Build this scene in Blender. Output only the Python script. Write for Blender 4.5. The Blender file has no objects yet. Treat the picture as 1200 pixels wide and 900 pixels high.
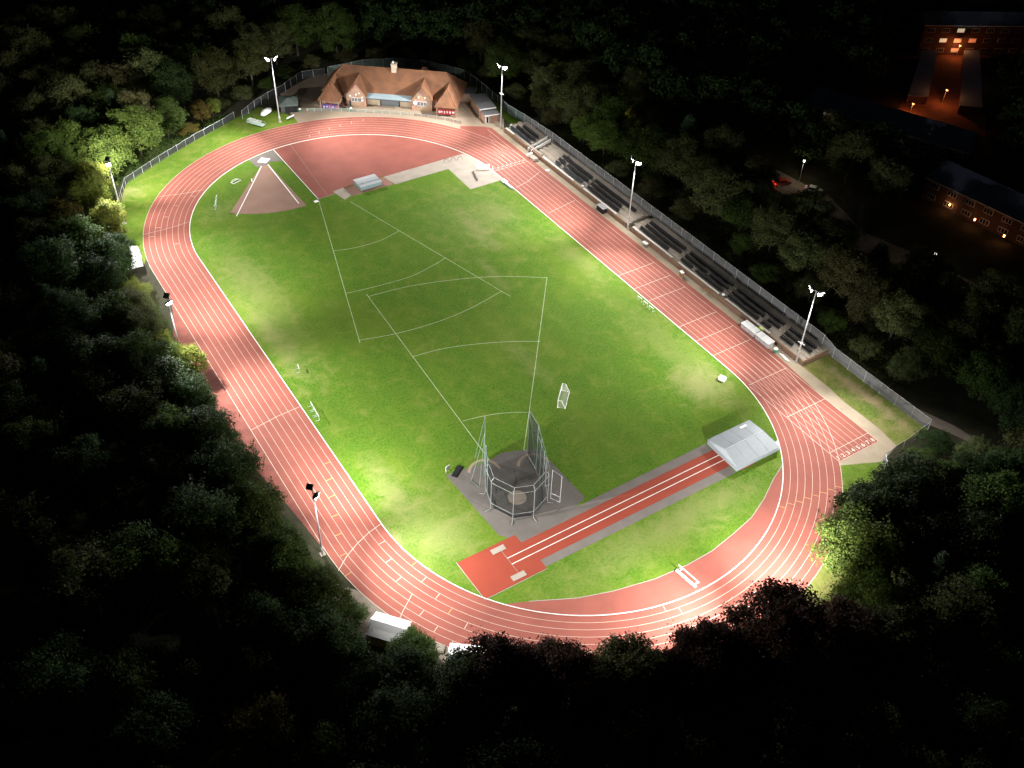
import bpy, bmesh, math, random
import numpy as np
from mathutils import Vector, Matrix
from mathutils.geometry import tessellate_polygon

random.seed(7)
RNG = np.random.default_rng(7)
scene = bpy.context.scene
COL = scene.collection
PI = math.pi
L = 42.2          # half length of the straights
R0 = 36.5         # inner radius of the track
LW = 1.22         # lane width

# ------------------------------------------------------------------ materials
def new_mat(name):
    m = bpy.data.materials.new(name)
    m.use_nodes = True
    return m, m.node_tree.nodes, m.node_tree.links, m.node_tree.nodes['Principled BSDF']

def rgba(c):
    return (c[0], c[1], c[2], 1.0)

def mat(name, col, rough=0.8, var=0.18, scale=1.5, metal=0.0, spec=0.25, bump=0.0, fine=None):
    """base colour broken up by two sizes of noise in object space"""
    m, N, K, b = new_mat(name)
    tc = N.new('ShaderNodeTexCoord')
    n1 = N.new('ShaderNodeTexNoise'); n1.inputs['Scale'].default_value = scale
    n1.inputs['Detail'].default_value = 5
    n2 = N.new('ShaderNodeTexNoise'); n2.inputs['Scale'].default_value = fine or scale * 9
    n2.inputs['Detail'].default_value = 3
    K.new(tc.outputs['Object'], n1.inputs['Vector']); K.new(tc.outputs['Object'], n2.inputs['Vector'])
    ad = N.new('ShaderNodeMath'); ad.operation = 'MULTIPLY_ADD'
    ad.inputs[1].default_value = 0.6
    K.new(n1.outputs['Fac'], ad.inputs[0])
    sc = N.new('ShaderNodeMath'); sc.operation = 'MULTIPLY'; sc.inputs[1].default_value = 0.4
    K.new(n2.outputs['Fac'], sc.inputs[0]); K.new(sc.outputs[0], ad.inputs[2])
    rp = N.new('ShaderNodeValToRGB')
    rp.color_ramp.elements[0].position = 0.32; rp.color_ramp.elements[1].position = 0.68
    rp.color_ramp.elements[0].color = rgba([c * (1 - var) for c in col])
    rp.color_ramp.elements[1].color = rgba([min(1, c * (1 + var)) for c in col])
    K.new(ad.outputs[0], rp.inputs['Fac']); K.new(rp.outputs['Color'], b.inputs['Base Color'])
    b.inputs['Roughness'].default_value = rough
    b.inputs['Metallic'].default_value = metal
    b.inputs['Specular IOR Level'].default_value = spec
    if bump:
        bp = N.new('ShaderNodeBump'); bp.inputs['Strength'].default_value = bump
        bp.inputs['Distance'].default_value = 0.05
        K.new(n2.outputs['Fac'], bp.inputs['Height']); K.new(bp.outputs['Normal'], b.inputs['Normal'])
    return m

def emit(name, col, strength):
    m, N, K, b = new_mat(name)
    b.inputs['Base Color'].default_value = rgba(col)
    b.inputs['Emission Color'].default_value = rgba(col)
    b.inputs['Emission Strength'].default_value = strength
    return m

def see_through(name, col, opacity, metal=0.0, rough=0.6, cell=None):
    m, N, K, b = new_mat(name)
    out = N['Material Output']
    b.inputs['Base Color'].default_value = rgba(col); b.inputs['Roughness'].default_value = rough
    b.inputs['Metallic'].default_value = metal
    tr = N.new('ShaderNodeBsdfTransparent'); mx = N.new('ShaderNodeMixShader')
    tc = N.new('ShaderNodeTexCoord'); ns = N.new('ShaderNodeTexNoise'); ns.inputs['Scale'].default_value = 0.6
    mr = N.new('ShaderNodeMapRange')
    mr.inputs['To Min'].default_value = opacity * 0.7; mr.inputs['To Max'].default_value = min(1, opacity * 1.3)
    K.new(tc.outputs['Object'], ns.inputs['Vector']); K.new(ns.outputs['Fac'], mr.inputs['Value'])
    K.new(mr.outputs['Result'], mx.inputs['Fac'])
    K.new(tr.outputs[0], mx.inputs[1]); K.new(b.outputs[0], mx.inputs[2]); K.new(mx.outputs[0], out.inputs['Surface'])
    return m

def grass_mat(name, base, dry_lit, patches=(), dryness=0.46, mow=True):
    """turf: tufts, mottling, faint mowing bands, and worn and lamp-paled patches at fixed places on the pitch"""
    m, N, K, b = new_mat(name)
    tc = N.new('ShaderNodeTexCoord')
    def noise(scale, detail=4, rough=0.6, dist=0.0):
        n = N.new('ShaderNodeTexNoise'); n.inputs['Scale'].default_value = scale
        n.inputs['Detail'].default_value = detail; n.inputs['Roughness'].default_value = rough
        n.inputs['Distortion'].default_value = dist
        K.new(tc.outputs['Object'], n.inputs['Vector']); return n
    def mth(op, a, bb=None, cc=None):
        n = N.new('ShaderNodeMath'); n.operation = op
        for i, v in enumerate((a, bb, cc)):
            if v is None: continue
            if isinstance(v, (int, float)): n.inputs[i].default_value = v
            else: K.new(v, n.inputs[i])
        return n.outputs[0]
    def mix(f, c1, c2, mode='MIX'):
        n = N.new('ShaderNodeMix'); n.data_type = 'RGBA'; n.blend_type = mode
        if isinstance(f, (int, float)): n.inputs[0].default_value = f
        else: K.new(f, n.inputs[0])
        for i, c in ((6, c1), (7, c2)):
            if isinstance(c, tuple): n.inputs[i].default_value = rgba(c)
            else: K.new(c, n.inputs[i])
        return n.outputs[2]
    big, mid, tuft = noise(0.05, 5, 0.62, 0.6), noise(0.32, 5, 0.65, 0.8), noise(2.6, 4, 0.7)
    fine = noise(9.0, 2, 0.6)
    dark = tuple(c * 0.72 for c in base); light = tuple(c * 1.22 for c in base)
    def ramp(v, lo, hi):
        n = N.new('ShaderNodeMapRange'); n.inputs['From Min'].default_value = lo; n.inputs['From Max'].default_value = hi
        K.new(v, n.inputs['Value']); return n.outputs['Result']
    c = mix(ramp(tuft.outputs['Fac'], 0.36, 0.64), tuple(q * .62 for q in base), tuple(q * 1.32 for q in base))
    c = mix(mth('MULTIPLY', ramp(fine.outputs['Fac'], 0.3, 0.7), 0.3), c, dark)
    yel = (base[0] * 1.7, base[1] * 1.12, base[2] * 1.5)
    c = mix(mth('MULTIPLY', ramp(mid.outputs['Fac'], 0.42, 0.7), 0.6), c, yel)
    c = mix(mth('MULTIPLY', ramp(big.outputs['Fac'], 0.45, 0.72), 0.55), c, yel)
    if mow:
        wv = N.new('ShaderNodeTexWave'); wv.inputs['Scale'].default_value = 0.055; wv.bands_direction = 'X'
        wv.inputs['Distortion'].default_value = 1.2; wv.inputs['Detail'].default_value = 1
        K.new(tc.outputs['Object'], wv.inputs['Vector'])
        c = mix(mth('MULTIPLY', wv.outputs['Fac'], 0.16), c, dark)
    sm = mth('MULTIPLY', ramp(mid.outputs['Fac'], dryness, dryness + 0.28), 0.35)
    c = mix(sm, c, dry_lit)
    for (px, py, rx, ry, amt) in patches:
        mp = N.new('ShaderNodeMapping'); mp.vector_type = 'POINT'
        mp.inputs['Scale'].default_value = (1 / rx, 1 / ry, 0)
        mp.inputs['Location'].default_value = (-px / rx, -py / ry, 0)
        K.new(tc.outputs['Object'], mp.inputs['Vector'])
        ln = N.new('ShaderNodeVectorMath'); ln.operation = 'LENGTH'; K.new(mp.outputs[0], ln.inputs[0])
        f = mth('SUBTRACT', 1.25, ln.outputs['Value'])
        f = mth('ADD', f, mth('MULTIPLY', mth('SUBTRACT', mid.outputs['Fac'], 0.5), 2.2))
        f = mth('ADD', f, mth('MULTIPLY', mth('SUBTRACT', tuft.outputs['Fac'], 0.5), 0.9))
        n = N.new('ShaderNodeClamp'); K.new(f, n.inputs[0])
        c = mix(mth('MULTIPLY', n.outputs[0], amt), c, dry_lit)
    K.new(c, b.inputs['Base Color'])
    b.inputs['Roughness'].default_value = 0.9; b.inputs['Specular IOR Level'].default_value = 0.08
    bp = N.new('ShaderNodeBump'); bp.inputs['Strength'].default_value = 0.5; bp.inputs['Distance'].default_value = 0.08
    K.new(tuft.outputs['Fac'], bp.inputs['Height']); K.new(bp.outputs['Normal'], b.inputs['Normal'])
    return m

def leaf_mat(name, col, trans=0.35, hue=0.25):
    """leaves: colour varies from clump to clump and tree to tree, with some light coming through"""
    m, N, K, b = new_mat(name)
    out = N['Material Output']
    tc = N.new('ShaderNodeTexCoord'); oi = N.new('ShaderNodeObjectInfo')
    ns = N.new('ShaderNodeTexNoise'); ns.inputs['Scale'].default_value = 1.1; ns.inputs['Detail'].default_value = 3
    K.new(tc.outputs['Object'], ns.inputs['Vector'])
    rp = N.new('ShaderNodeValToRGB')
    rp.color_ramp.elements[0].position = 0.3; rp.color_ramp.elements[1].position = 0.72
    rp.color_ramp.elements[0].color = rgba([col[0] * (1 - hue), col[1] * (1 - hue * 0.8), col[2] * (1 - hue * 0.3)])
    rp.color_ramp.elements[1].color = rgba([col[0] * (1 + hue * 1.6), col[1] * (1 + hue), col[2]])
    K.new(ns.outputs['Fac'], rp.inputs['Fac'])
    hs = N.new('ShaderNodeHueSaturation')
    mr = N.new('ShaderNodeMapRange'); mr.inputs['To Min'].default_value = 0.72; mr.inputs['To Max'].default_value = 1.28
    K.new(oi.outputs['Random'], mr.inputs['Value']); K.new(mr.outputs['Result'], hs.inputs['Value'])
    mr2 = N.new('ShaderNodeMapRange'); mr2.inputs['To Min'].default_value = 0.487; mr2.inputs['To Max'].default_value = 0.513
    K.new(oi.outputs['Random'], mr2.inputs['Value']); K.new(mr2.outputs['Result'], hs.inputs['Hue'])
    K.new(rp.outputs['Color'], hs.inputs['Color'])
    K.new(hs.outputs['Color'], b.inputs['Base Color'])
    b.inputs['Roughness'].default_value = 0.7; b.inputs['Specular IOR Level'].default_value = 0.1
    tl = N.new('ShaderNodeBsdfTranslucent'); K.new(hs.outputs['Color'], tl.inputs['Color'])
    mx = N.new('ShaderNodeMixShader'); mx.inputs['Fac'].default_value = trans
    K.new(b.outputs[0], mx.inputs[1]); K.new(tl.outputs[0], mx.inputs[2]); K.new(mx.outputs[0], out.inputs['Surface'])
    return m

def brick_mat(name, c1, c2, mortar, scale=1.0):
    m, N, K, b = new_mat(name)
    tc = N.new('ShaderNodeTexCoord'); bt = N.new('ShaderNodeTexBrick')
    mp = N.new('ShaderNodeMapping'); mp.inputs['Rotation'].default_value = (PI / 2, 0, 0)
    K.new(tc.outputs['Object'], mp.inputs['Vector']); K.new(mp.outputs[0], bt.inputs['Vector'])
    bt.inputs['Scale'].default_value = 4.4 * scale
    bt.inputs['Color1'].default_value = rgba(c1); bt.inputs['Color2'].default_value = rgba(c2)
    bt.inputs['Mortar'].default_value = rgba(mortar); bt.inputs['Mortar Size'].default_value = 0.03
    ns = N.new('ShaderNodeTexNoise'); ns.inputs['Scale'].default_value = 0.9; ns.inputs['Detail'].default_value = 4
    K.new(tc.outputs['Object'], ns.inputs['Vector'])
    mx = N.new('ShaderNodeMix'); mx.data_type = 'RGBA'; mx.blend_type = 'MULTIPLY'; mx.inputs[0].default_value = 0.6
    K.new(bt.outputs['Color'], mx.inputs[6]); K.new(ns.outputs['Color'], mx.inputs[7])
    hs = N.new('ShaderNodeHueSaturation'); hs.inputs['Value'].default_value = 1.35
    K.new(mx.outputs[2], hs.inputs['Color'])
    K.new(hs.outputs[0], b.inputs['Base Color']); b.inputs['Roughness'].default_value = 0.85
    b.inputs['Specular IOR Level'].default_value = 0.2
    return m

def tile_mat(name, col):
    """clay tiles: courses and blotchy weathering"""
    m, N, K, b = new_mat(name)
    tc = N.new('ShaderNodeTexCoord')
    wv = N.new('ShaderNodeTexWave'); wv.bands_direction = 'Z'; wv.inputs['Scale'].default_value = 2.2
    wv.inputs['Distortion'].default_value = 0.6; wv.inputs['Detail'].default_value = 2
    ns = N.new('ShaderNodeTexNoise'); ns.inputs['Scale'].default_value = 0.45; ns.inputs['Detail'].default_value = 6
    n2 = N.new('ShaderNodeTexNoise'); n2.inputs['Scale'].default_value = 6.0; n2.inputs['Detail'].default_value = 3
    for n in (wv, ns, n2): K.new(tc.outputs['Object'], n.inputs['Vector'])
    rp = N.new('ShaderNodeValToRGB')
    rp.color_ramp.elements[0].position = 0.3; rp.color_ramp.elements[1].position = 0.7
    rp.color_ramp.elements[0].color = rgba([c * 0.72 for c in col])
    rp.color_ramp.elements[1].color = rgba([col[0] * 1.25, col[1] * 1.12, col[2] * 0.95])
    K.new(ns.outputs['Fac'], rp.inputs['Fac'])
    m1 = N.new('ShaderNodeMix'); m1.data_type = 'RGBA'; m1.blend_type = 'MULTIPLY'; m1.inputs[0].default_value = 0.3
    K.new(rp.outputs[0], m1.inputs[6]); K.new(wv.outputs['Color'], m1.inputs[7])
    m2 = N.new('ShaderNodeMix'); m2.data_type = 'RGBA'; m2.blend_type = 'OVERLAY'; m2.inputs[0].default_value = 0.35
    K.new(m1.outputs[2], m2.inputs[6]); K.new(n2.outputs['Fac'], m2.inputs[7])
    K.new(m2.outputs[2], b.inputs['Base Color'])
    b.inputs['Roughness'].default_value = 0.85; b.inputs['Specular IOR Level'].default_value = 0.15
    bp = N.new('ShaderNodeBump'); bp.inputs['Strength'].default_value = 0.4; bp.inputs['Distance'].default_value = 0.06
    K.new(wv.outputs['Fac'], bp.inputs['Height']); K.new(bp.outputs[0], b.inputs['Normal'])
    return m

M = {}
M['earth'] = mat('woodland_earth', (0.035, 0.034, 0.018), 0.95, 0.5, 0.35)
PATCH = [(-31, -47, 9, 11, .34), (0, -67, 24, 4, .34), (31, -35, 5, 22, .3), (-31, 22, 6, 26, .28), (22, 26, 12, 16, .22), (20, 22, 2.2, 9, .55), (14, 6, 1.6, 7, .35), (5, -20, 2.0, 9, .28), (29, -43, 5.5, 5, .75), (33, 2, 3, 12, .35),  # broad patches: pale edge turf plus lamp bleaching painted in; small ones: wear
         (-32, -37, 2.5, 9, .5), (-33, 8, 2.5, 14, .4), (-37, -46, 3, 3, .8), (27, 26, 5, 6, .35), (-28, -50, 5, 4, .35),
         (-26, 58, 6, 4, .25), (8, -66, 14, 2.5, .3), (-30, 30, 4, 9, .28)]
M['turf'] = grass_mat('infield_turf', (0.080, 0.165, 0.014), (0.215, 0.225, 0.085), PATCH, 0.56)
M['verge'] = grass_mat('verge_turf', (0.085, 0.16, 0.016), (0.26, 0.24, 0.10), [(-42, 76, 5, 3, .5)], 0.5, False)
M['dryverge'] = grass_mat('dry_verge_turf', (0.11, 0.15, 0.03), (0.30, 0.24, 0.13), [(53.4, -60, 1.6, 11, .9)], 0.42, False)
M['track'] = mat('red_polymer', (0.24, 0.073, 0.054), 0.85, 0.16, 0.25, bump=0.15, fine=14)
M['track2'] = mat('red_polymer_bright', (0.26, 0.046, 0.025), 0.85, 0.08, 0.3, bump=0.15, fine=14)
M['apron'] = mat('red_polymer_worn', (0.21, 0.068, 0.052), 0.9, 0.28, 0.5, fine=6)
M['white'] = mat('white_line_paint', (0.56, 0.46, 0.38), 0.6, 0.15, 1.0)
M['yellow'] = mat('yellow_line_paint', (0.55, 0.32, 0.09), 0.6, 0.15, 1.0)
M['chalk'] = mat('chalk_line', (0.38, 0.46, 0.25), 0.9, 0.3, 0.9)
M['tape'] = mat('white_tape', (0.8, 0.78, 0.74), 0.6, 0.06, 1.0)
M['beige'] = mat('beige_paving', (0.30, 0.245, 0.175), 0.9, 0.2, 0.4, fine=5)
M['plaza'] = mat('plaza_paving', (0.29, 0.225, 0.165), 0.9, 0.16, 0.25, fine=4)
M['tarmac'] = mat('grey_tarmac', (0.155, 0.135, 0.122), 0.9, 0.14, 0.4, fine=8)
M['tarmac2'] = mat('cage_tarmac', (0.135, 0.122, 0.110), 0.9, 0.2, 0.25, fine=6)
M['cinder'] = mat('pink_cinder', (0.27, 0.165, 0.125), 0.95, 0.13, 0.3, fine=8)
M['concrete'] = mat('pale_concrete', (0.31, 0.27, 0.225), 0.85, 0.13, 0.5, fine=6)
M['circle'] = mat('worn_circle_concrete', (0.48, 0.41, 0.33), 0.85, 0.12, 0.8)
M['concrete2'] = mat('terrace_concrete', (0.36, 0.31, 0.255), 0.9, 0.2, 0.5, fine=5)
M['pink_brown'] = mat('brown_base', (0.25, 0.13, 0.10), 0.9, 0.15, 0.6)
M['gravel'] = mat('gravel_path', (0.21, 0.175, 0.14), 0.95, 0.25, 0.6)
M['yard'] = mat('red_brick_paving', (0.16, 0.085, 0.06), 0.9, 0.25, 0.5)
M['asphalt'] = mat('asphalt', (0.055, 0.052, 0.048), 0.9, 0.2, 0.4)
M['steel'] = mat('galvanised_steel', (0.55, 0.56, 0.57), 0.45, 0.1, 2.0, metal=0.35)
M['pole'] = mat('pale_grey_pole', (0.62, 0.63, 0.64), 0.45, 0.08, 1.5, metal=0.2)
M['dark_metal'] = mat('dark_lamp_housing', (0.07, 0.07, 0.075), 0.5, 0.2, 2.0)
M['cage_steel'] = mat('dull_cage_steel', (0.27, 0.29, 0.29), 0.5, 0.12, 2.0, metal=0.2)
M['cage_green'] = mat('dull_green_steel', (0.20, 0.27, 0.24), 0.5, 0.12, 2.0)
M['mint'] = mat('pale_green_steel', (0.42, 0.52, 0.46), 0.5, 0.08, 2.0)
M['net'] = see_through('black_netting', (0.012, 0.014, 0.013), 0.50)
M['net_dark'] = see_through('gathered_black_netting', (0.012, 0.014, 0.013), 0.74)
M['net_thin'] = see_through('grey_netting', (0.05, 0.055, 0.06), 0.42)
M['chain'] = see_through('chain_link', (0.30, 0.31, 0.32), 0.36)
M['chain_dark'] = see_through('green_chain_link', (0.22, 0.30, 0.27), 0.34)
M['white_net'] = see_through('white_netting', (0.75, 0.75, 0.75), 0.13)
M['white_plastic'] = mat('white_plastic', (0.80, 0.80, 0.78), 0.45, 0.05, 1.0)
M['canvas'] = mat('white_canvas', (0.82, 0.82, 0.82), 0.7, 0.05, 0.8)
M['green_plastic'] = mat('green_plastic', (0.05, 0.22, 0.14), 0.5, 0.1, 1.0)
M['teal'] = mat('pale_teal_vinyl', (0.15, 0.22, 0.225), 0.55, 0.08, 0.8)
M['cover'] = mat('grey_sheet_cover', (0.24, 0.265, 0.285), 0.5, 0.06, 0.6, metal=0.15)
M['cover_light'] = mat('silver_sheet_cover', (0.42, 0.44, 0.46), 0.5, 0.05, 0.6, metal=0.15)
M['seat'] = mat('black_seat_plastic', (0.014, 0.014, 0.016), 0.45, 0.15, 1.0)
M['seat_blue'] = mat('faded_seat_plastic', (0.022, 0.03, 0.038), 0.5, 0.15, 1.0)
M['wood'] = mat('wood', (0.22, 0.12, 0.06), 0.8, 0.2, 2.0)
M['bark'] = mat('bark', (0.055, 0.045, 0.032), 0.95, 0.3, 3.0)
M['pale_bark'] = mat('pale_bark', (0.16, 0.15, 0.12), 0.9, 0.3, 3.0)
M['roof_tile'] = tile_mat('red_clay_tile', (0.198, 0.102, 0.062))
M['slate'] = mat('grey_slate', (0.13, 0.125, 0.13), 0.7, 0.15, 1.2, fine=8)
M['felt'] = mat('green_grey_felt', (0.10, 0.125, 0.115), 0.85, 0.15, 0.8)
M['zinc'] = mat('blue_grey_metal_roof', (0.30, 0.38, 0.42), 0.45, 0.08, 0.7, metal=0.2)
M['brick'] = brick_mat('red_brick', (0.40, 0.235, 0.15), (0.33, 0.185, 0.115), (0.38, 0.32, 0.26))
M['wall_brick'] = brick_mat('brown_wall_brick', (0.20, 0.115, 0.075), (0.16, 0.09, 0.06), (0.2, 0.17, 0.14))
M['brick_dark'] = brick_mat('dark_brick', (0.11, 0.06, 0.045), (0.085, 0.05, 0.04), (0.12, 0.1, 0.09))
M['coping'] = mat('coping_stone', (0.42, 0.35, 0.28), 0.85, 0.12, 1.5)
M['render'] = mat('cream_render', (0.52, 0.44, 0.32), 0.85, 0.12, 0.7)
M['shutter'] = mat('grey_roller_shutter', (0.20, 0.23, 0.25), 0.5, 0.06, 0.8, metal=0.3)
M['black'] = mat('black_paint', (0.012, 0.012, 0.013), 0.6, 0.1, 1.0)
M['glass'] = mat('dark_window_glass', (0.03, 0.035, 0.045), 0.15, 0.1, 1.0, spec=0.6)
M['frame'] = mat('white_window_frame', (0.72, 0.72, 0.72), 0.5, 0.05, 1.0)
M['banner'] = mat('purple_blue_banner', (0.16, 0.10, 0.36), 0.6, 0.15, 2.0)
M['banner_red'] = mat('red_banner', (0.42, 0.03, 0.05), 0.6, 0.1, 2.0)
M['pink'] = mat('pink_cloth', (0.55, 0.16, 0.20), 0.7, 0.1, 2.0)
M['hivis'] = mat('yellow_green_fabric', (0.55, 0.72, 0.05), 0.7, 0.05, 1.0)
M['skin'] = mat('skin', (0.45, 0.28, 0.20), 0.6, 0.05, 1.0)
M['cloth_dark'] = mat('dark_cloth', (0.03, 0.03, 0.045), 0.85, 0.1, 2.0)
M['tractor_red'] = mat('dull_dark_red_paint', (0.09, 0.025, 0.02), 0.5, 0.2, 1.0)
M['rubber'] = mat('tyre_rubber', (0.018, 0.018, 0.018), 0.8, 0.1, 1.0)
M['car_red'] = mat('red_car_paint', (0.42, 0.05, 0.03), 0.3, 0.05, 1.0, spec=0.5)
M['car_white'] = mat('white_car_paint', (0.78, 0.78, 0.78), 0.3, 0.03, 1.0, spec=0.5)
M['house_roof'] = mat('blue_black_slate_roof', (0.085, 0.105, 0.16), 0.6, 0.18, 0.7, fine=6)
M['garage_roof'] = mat('blue_grey_flat_roof', (0.17, 0.26, 0.38), 0.8, 0.12, 0.5)
M['lens'] = emit('floodlight_lens', (1.0, 0.98, 0.95), 70.0)
M['warm_win'] = emit('lit_window', (1.0, 0.80, 0.52), 0.55)
M['dim_win'] = emit('dimly_lit_window', (1.0, 0.82, 0.55), 0.16)
M['orange_win'] = emit('orange_lit_window', (1.0, 0.30, 0.12), 0.45)
M['kiosk'] = emit('kiosk_light_panel', (1.0, 0.82, 0.42), 1.1)
M['orange_bulb'] = emit('sodium_lamp_bulb', (1.0, 0.36, 0.10), 14.0)
M['white_bulb'] = emit('white_lamp_bulb', (1.0, 0.95, 0.85), 9.0)
M['sec_bulb'] = emit('security_lamp_glass', (1.0, 0.97, 0.92), 16.0)
M['tail'] = emit('tail_light_glass', (1.0, 0.04, 0.02), 4.0)
LEAF = {
    'mid': leaf_mat('mid_green_leaves', (0.046, 0.078, 0.017)),
    'deep': leaf_mat('deep_green_leaves', (0.026, 0.048, 0.015)),
    'yellow': leaf_mat('lamplit_yellow_leaves', (0.165, 0.200, 0.042), 0.4, 0.30),  # lamp glow on the foliage put into a much brighter leaf colour
    'pale': leaf_mat('grey_green_leaves', (0.085, 0.110, 0.042)),
    'copper': leaf_mat('copper_leaves', (0.024, 0.012, 0.0075), 0.4, 0.3),
    'olive': leaf_mat('olive_leaves', (0.044, 0.050, 0.017)),
    'autumn': leaf_mat('turning_leaves', (0.10, 0.085, 0.022), 0.35, 0.35),
    'lamplit': leaf_mat('lamplit_green_leaves', (0.090, 0.145, 0.030)),  # brighter green that stands in for floodlight falling on these crowns
    'slope': leaf_mat('grey_green_slope_leaves', (0.085, 0.105, 0.040)),
    'bank': leaf_mat('olive_slope_leaves', (0.085, 0.088, 0.036)),
    'needle': leaf_mat('conifer_needles', (0.028, 0.060, 0.026), 0.1, 0.2),
}

# ------------------------------------------------------------------ builders
class MB:
    """collects quads and tubes; build() links them as one mesh object"""
    def __init__(s): s.v = []; s.f = []
    def add(s, vs, fs):
        o = len(s.v); s.v += [tuple(v) for v in vs]; s.f += [tuple(i + o for i in f) for f in fs]; return s
    def box(s, x0, y0, z0, x1, y1, z1):
        return s.add([(x0, y0, z0), (x1, y0, z0), (x1, y1, z0), (x0, y1, z0), (x0, y0, z1), (x1, y0, z1), (x1, y1, z1), (x0, y1, z1)],
                     [(3, 2, 1, 0), (4, 5, 6, 7), (0, 1, 5, 4), (1, 2, 6, 5), (2, 3, 7, 6), (3, 0, 4, 7)])
    def obox(s, c, ux, uy, uz):
        """box from centre and three half-axis vectors"""
        c, ux, uy, uz = map(Vector, (c, ux, uy, uz))
        vs = [c + a * ux + b * uy + d * uz for d in (-1, 1) for (a, b) in ((-1, -1), (1, -1), (1, 1), (-1, 1))]
        return s.add(vs, [(3, 2, 1, 0), (4, 5, 6, 7), (0, 1, 5, 4), (1, 2, 6, 5), (2, 3, 7, 6), (3, 0, 4, 7)])
    def tube(s, pts, r0, r1=None, n=6, cap=True):
        pts = [Vector(p) for p in pts]; r1 = r0 if r1 is None else r1
        rings = []
        for i, p in enumerate(pts):
            a = pts[max(0, i - 1)]; b = pts[min(len(pts) - 1, i + 1)]
            d = (b - a).normalized()
            u = d.orthogonal().normalized() if abs(d.z) < 0.98 else Vector((1, 0, 0))
            u = (u - d * u.dot(d)).normalized(); w = d.cross(u)
            r = r0 + (r1 - r0) * i / max(1, len(pts) - 1)
            rings.append([p + (u * math.cos(2 * PI * k / n) + w * math.sin(2 * PI * k / n)) * r for k in range(n)])
        vs = [v for rg in rings for v in rg]; fs = []
        for i in range(len(pts) - 1):
            for k in range(n):
                fs.append((i * n + k, i * n + (k + 1) % n, (i + 1) * n + (k + 1) % n, (i + 1) * n + k))
        if cap: fs.append(tuple(range(n - 1, -1, -1))); fs.append(tuple((len(pts) - 1) * n + k for k in range(n)))
        return s.add(vs, fs)
    def quad(s, a, b, c, d): return s.add([a, b, c, d], [(0, 1, 2, 3)])
    def tri(s, a, b, c): return s.add([a, b, c], [(0, 1, 2)])
    def poly(s, pts, z):
        vs = [Vector((p[0], p[1], 0)) for p in pts]
        o = len(s.v)
        fs = []
        for t in tessellate_polygon([vs]):
            a, b, c = t
            if (vs[b] - vs[a]).cross(vs[c] - vs[a]).z < 0: a, c = c, a
            fs.append((a, b, c))
        return s.add([(p[0], p[1], z) for p in pts], fs)
    def prism(s, pts, z0, z1):
        n = len(pts)
        area = sum(pts[i][0] * pts[(i + 1) % n][1] - pts[(i + 1) % n][0] * pts[i][1] for i in range(n))
        if area < 0: pts = pts[::-1]
        s.poly(pts, z1)
        vs = [(p[0], p[1], z0) for p in pts] + [(p[0], p[1], z1) for p in pts]
        return s.add(vs, [(i, (i + 1) % n, n + (i + 1) % n, n + i) for i in range(n)])
    def ribbon(s, pts, w, z, closed=False):
        pts = [Vector((p[0], p[1])) for p in pts]; n = len(pts); vs = []
        for i, p in enumerate(pts):
            a = pts[(i - 1) % n] if closed or i else p; b = pts[(i + 1) % n] if closed or i < n - 1 else p
            d = (b - a)
            if d.length < 1e-9: d = Vector((1, 0))
            d.normalize(); q = Vector((-d.y, d.x)) * w / 2
            vs += [(p.x - q.x, p.y - q.y, z), (p.x + q.x, p.y + q.y, z)]
        fs = []
        for i in range(n if closed else n - 1):
            j = (i + 1) % n
            fs.append((2 * i, 2 * j, 2 * j + 1, 2 * i + 1))
        return s.add(vs, fs)
    def disc(s, cx, cy, r, z, n=32):
        return s.add([(cx + r * math.cos(2 * PI * k / n), cy + r * math.sin(2 * PI * k / n), z) for k in range(n)], [tuple(range(n))])
    def build(s, name, m, parent=None, loc=(0, 0, 0), rz=0.0, smooth=False):
        me = bpy.data.meshes.new(name); me.from_pydata(s.v, [], s.f); me.update()
        if smooth:
            for p in me.polygons: p.use_smooth = True
        me.materials.append(m)
        o = bpy.data.objects.new(name, me); COL.objects.link(o)
        o.location = loc; o.rotation_euler = (0, 0, rz)
        if parent: o.parent = parent
        return o

def tag(o, label, cat, group=None):
    o['label'] = label; o['category'] = cat
    if group: o['group'] = group
    return o

def thing(name, label, cat, loc=(0, 0, 0), rz=0.0, group=None):
    o = bpy.data.objects.new(name, None); COL.objects.link(o)
    o.empty_display_size = 0.3
    o.location = loc; o.rotation_euler = (0, 0, rz)
    return tag(o, label, cat, group)

def structure(o): o['kind'] = 'structure'; return o
def ground(name, polys, z, m, parent=None):
    b = MB()
    for p in polys: b.poly(p, z)
    return structure(b.build(name, m, parent))

def copy_tree(o, parent=None):
    c = o.copy(); COL.objects.link(c)
    if parent: c.parent = parent
    for ch in list(o.children): copy_tree(ch, c)
    return c

def arc(cx, cy, r, a0, a1, n):
    return [(cx + r * math.cos(math.radians(a0 + (a1 - a0) * i / n)), cy + r * math.sin(math.radians(a0 + (a1 - a0) * i / n))) for i in range(n + 1)]

def stadium(r, n=48):
    return arc(0, L, r, 0, 180, n) + arc(0, -L, r, 180, 360, n)

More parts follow.
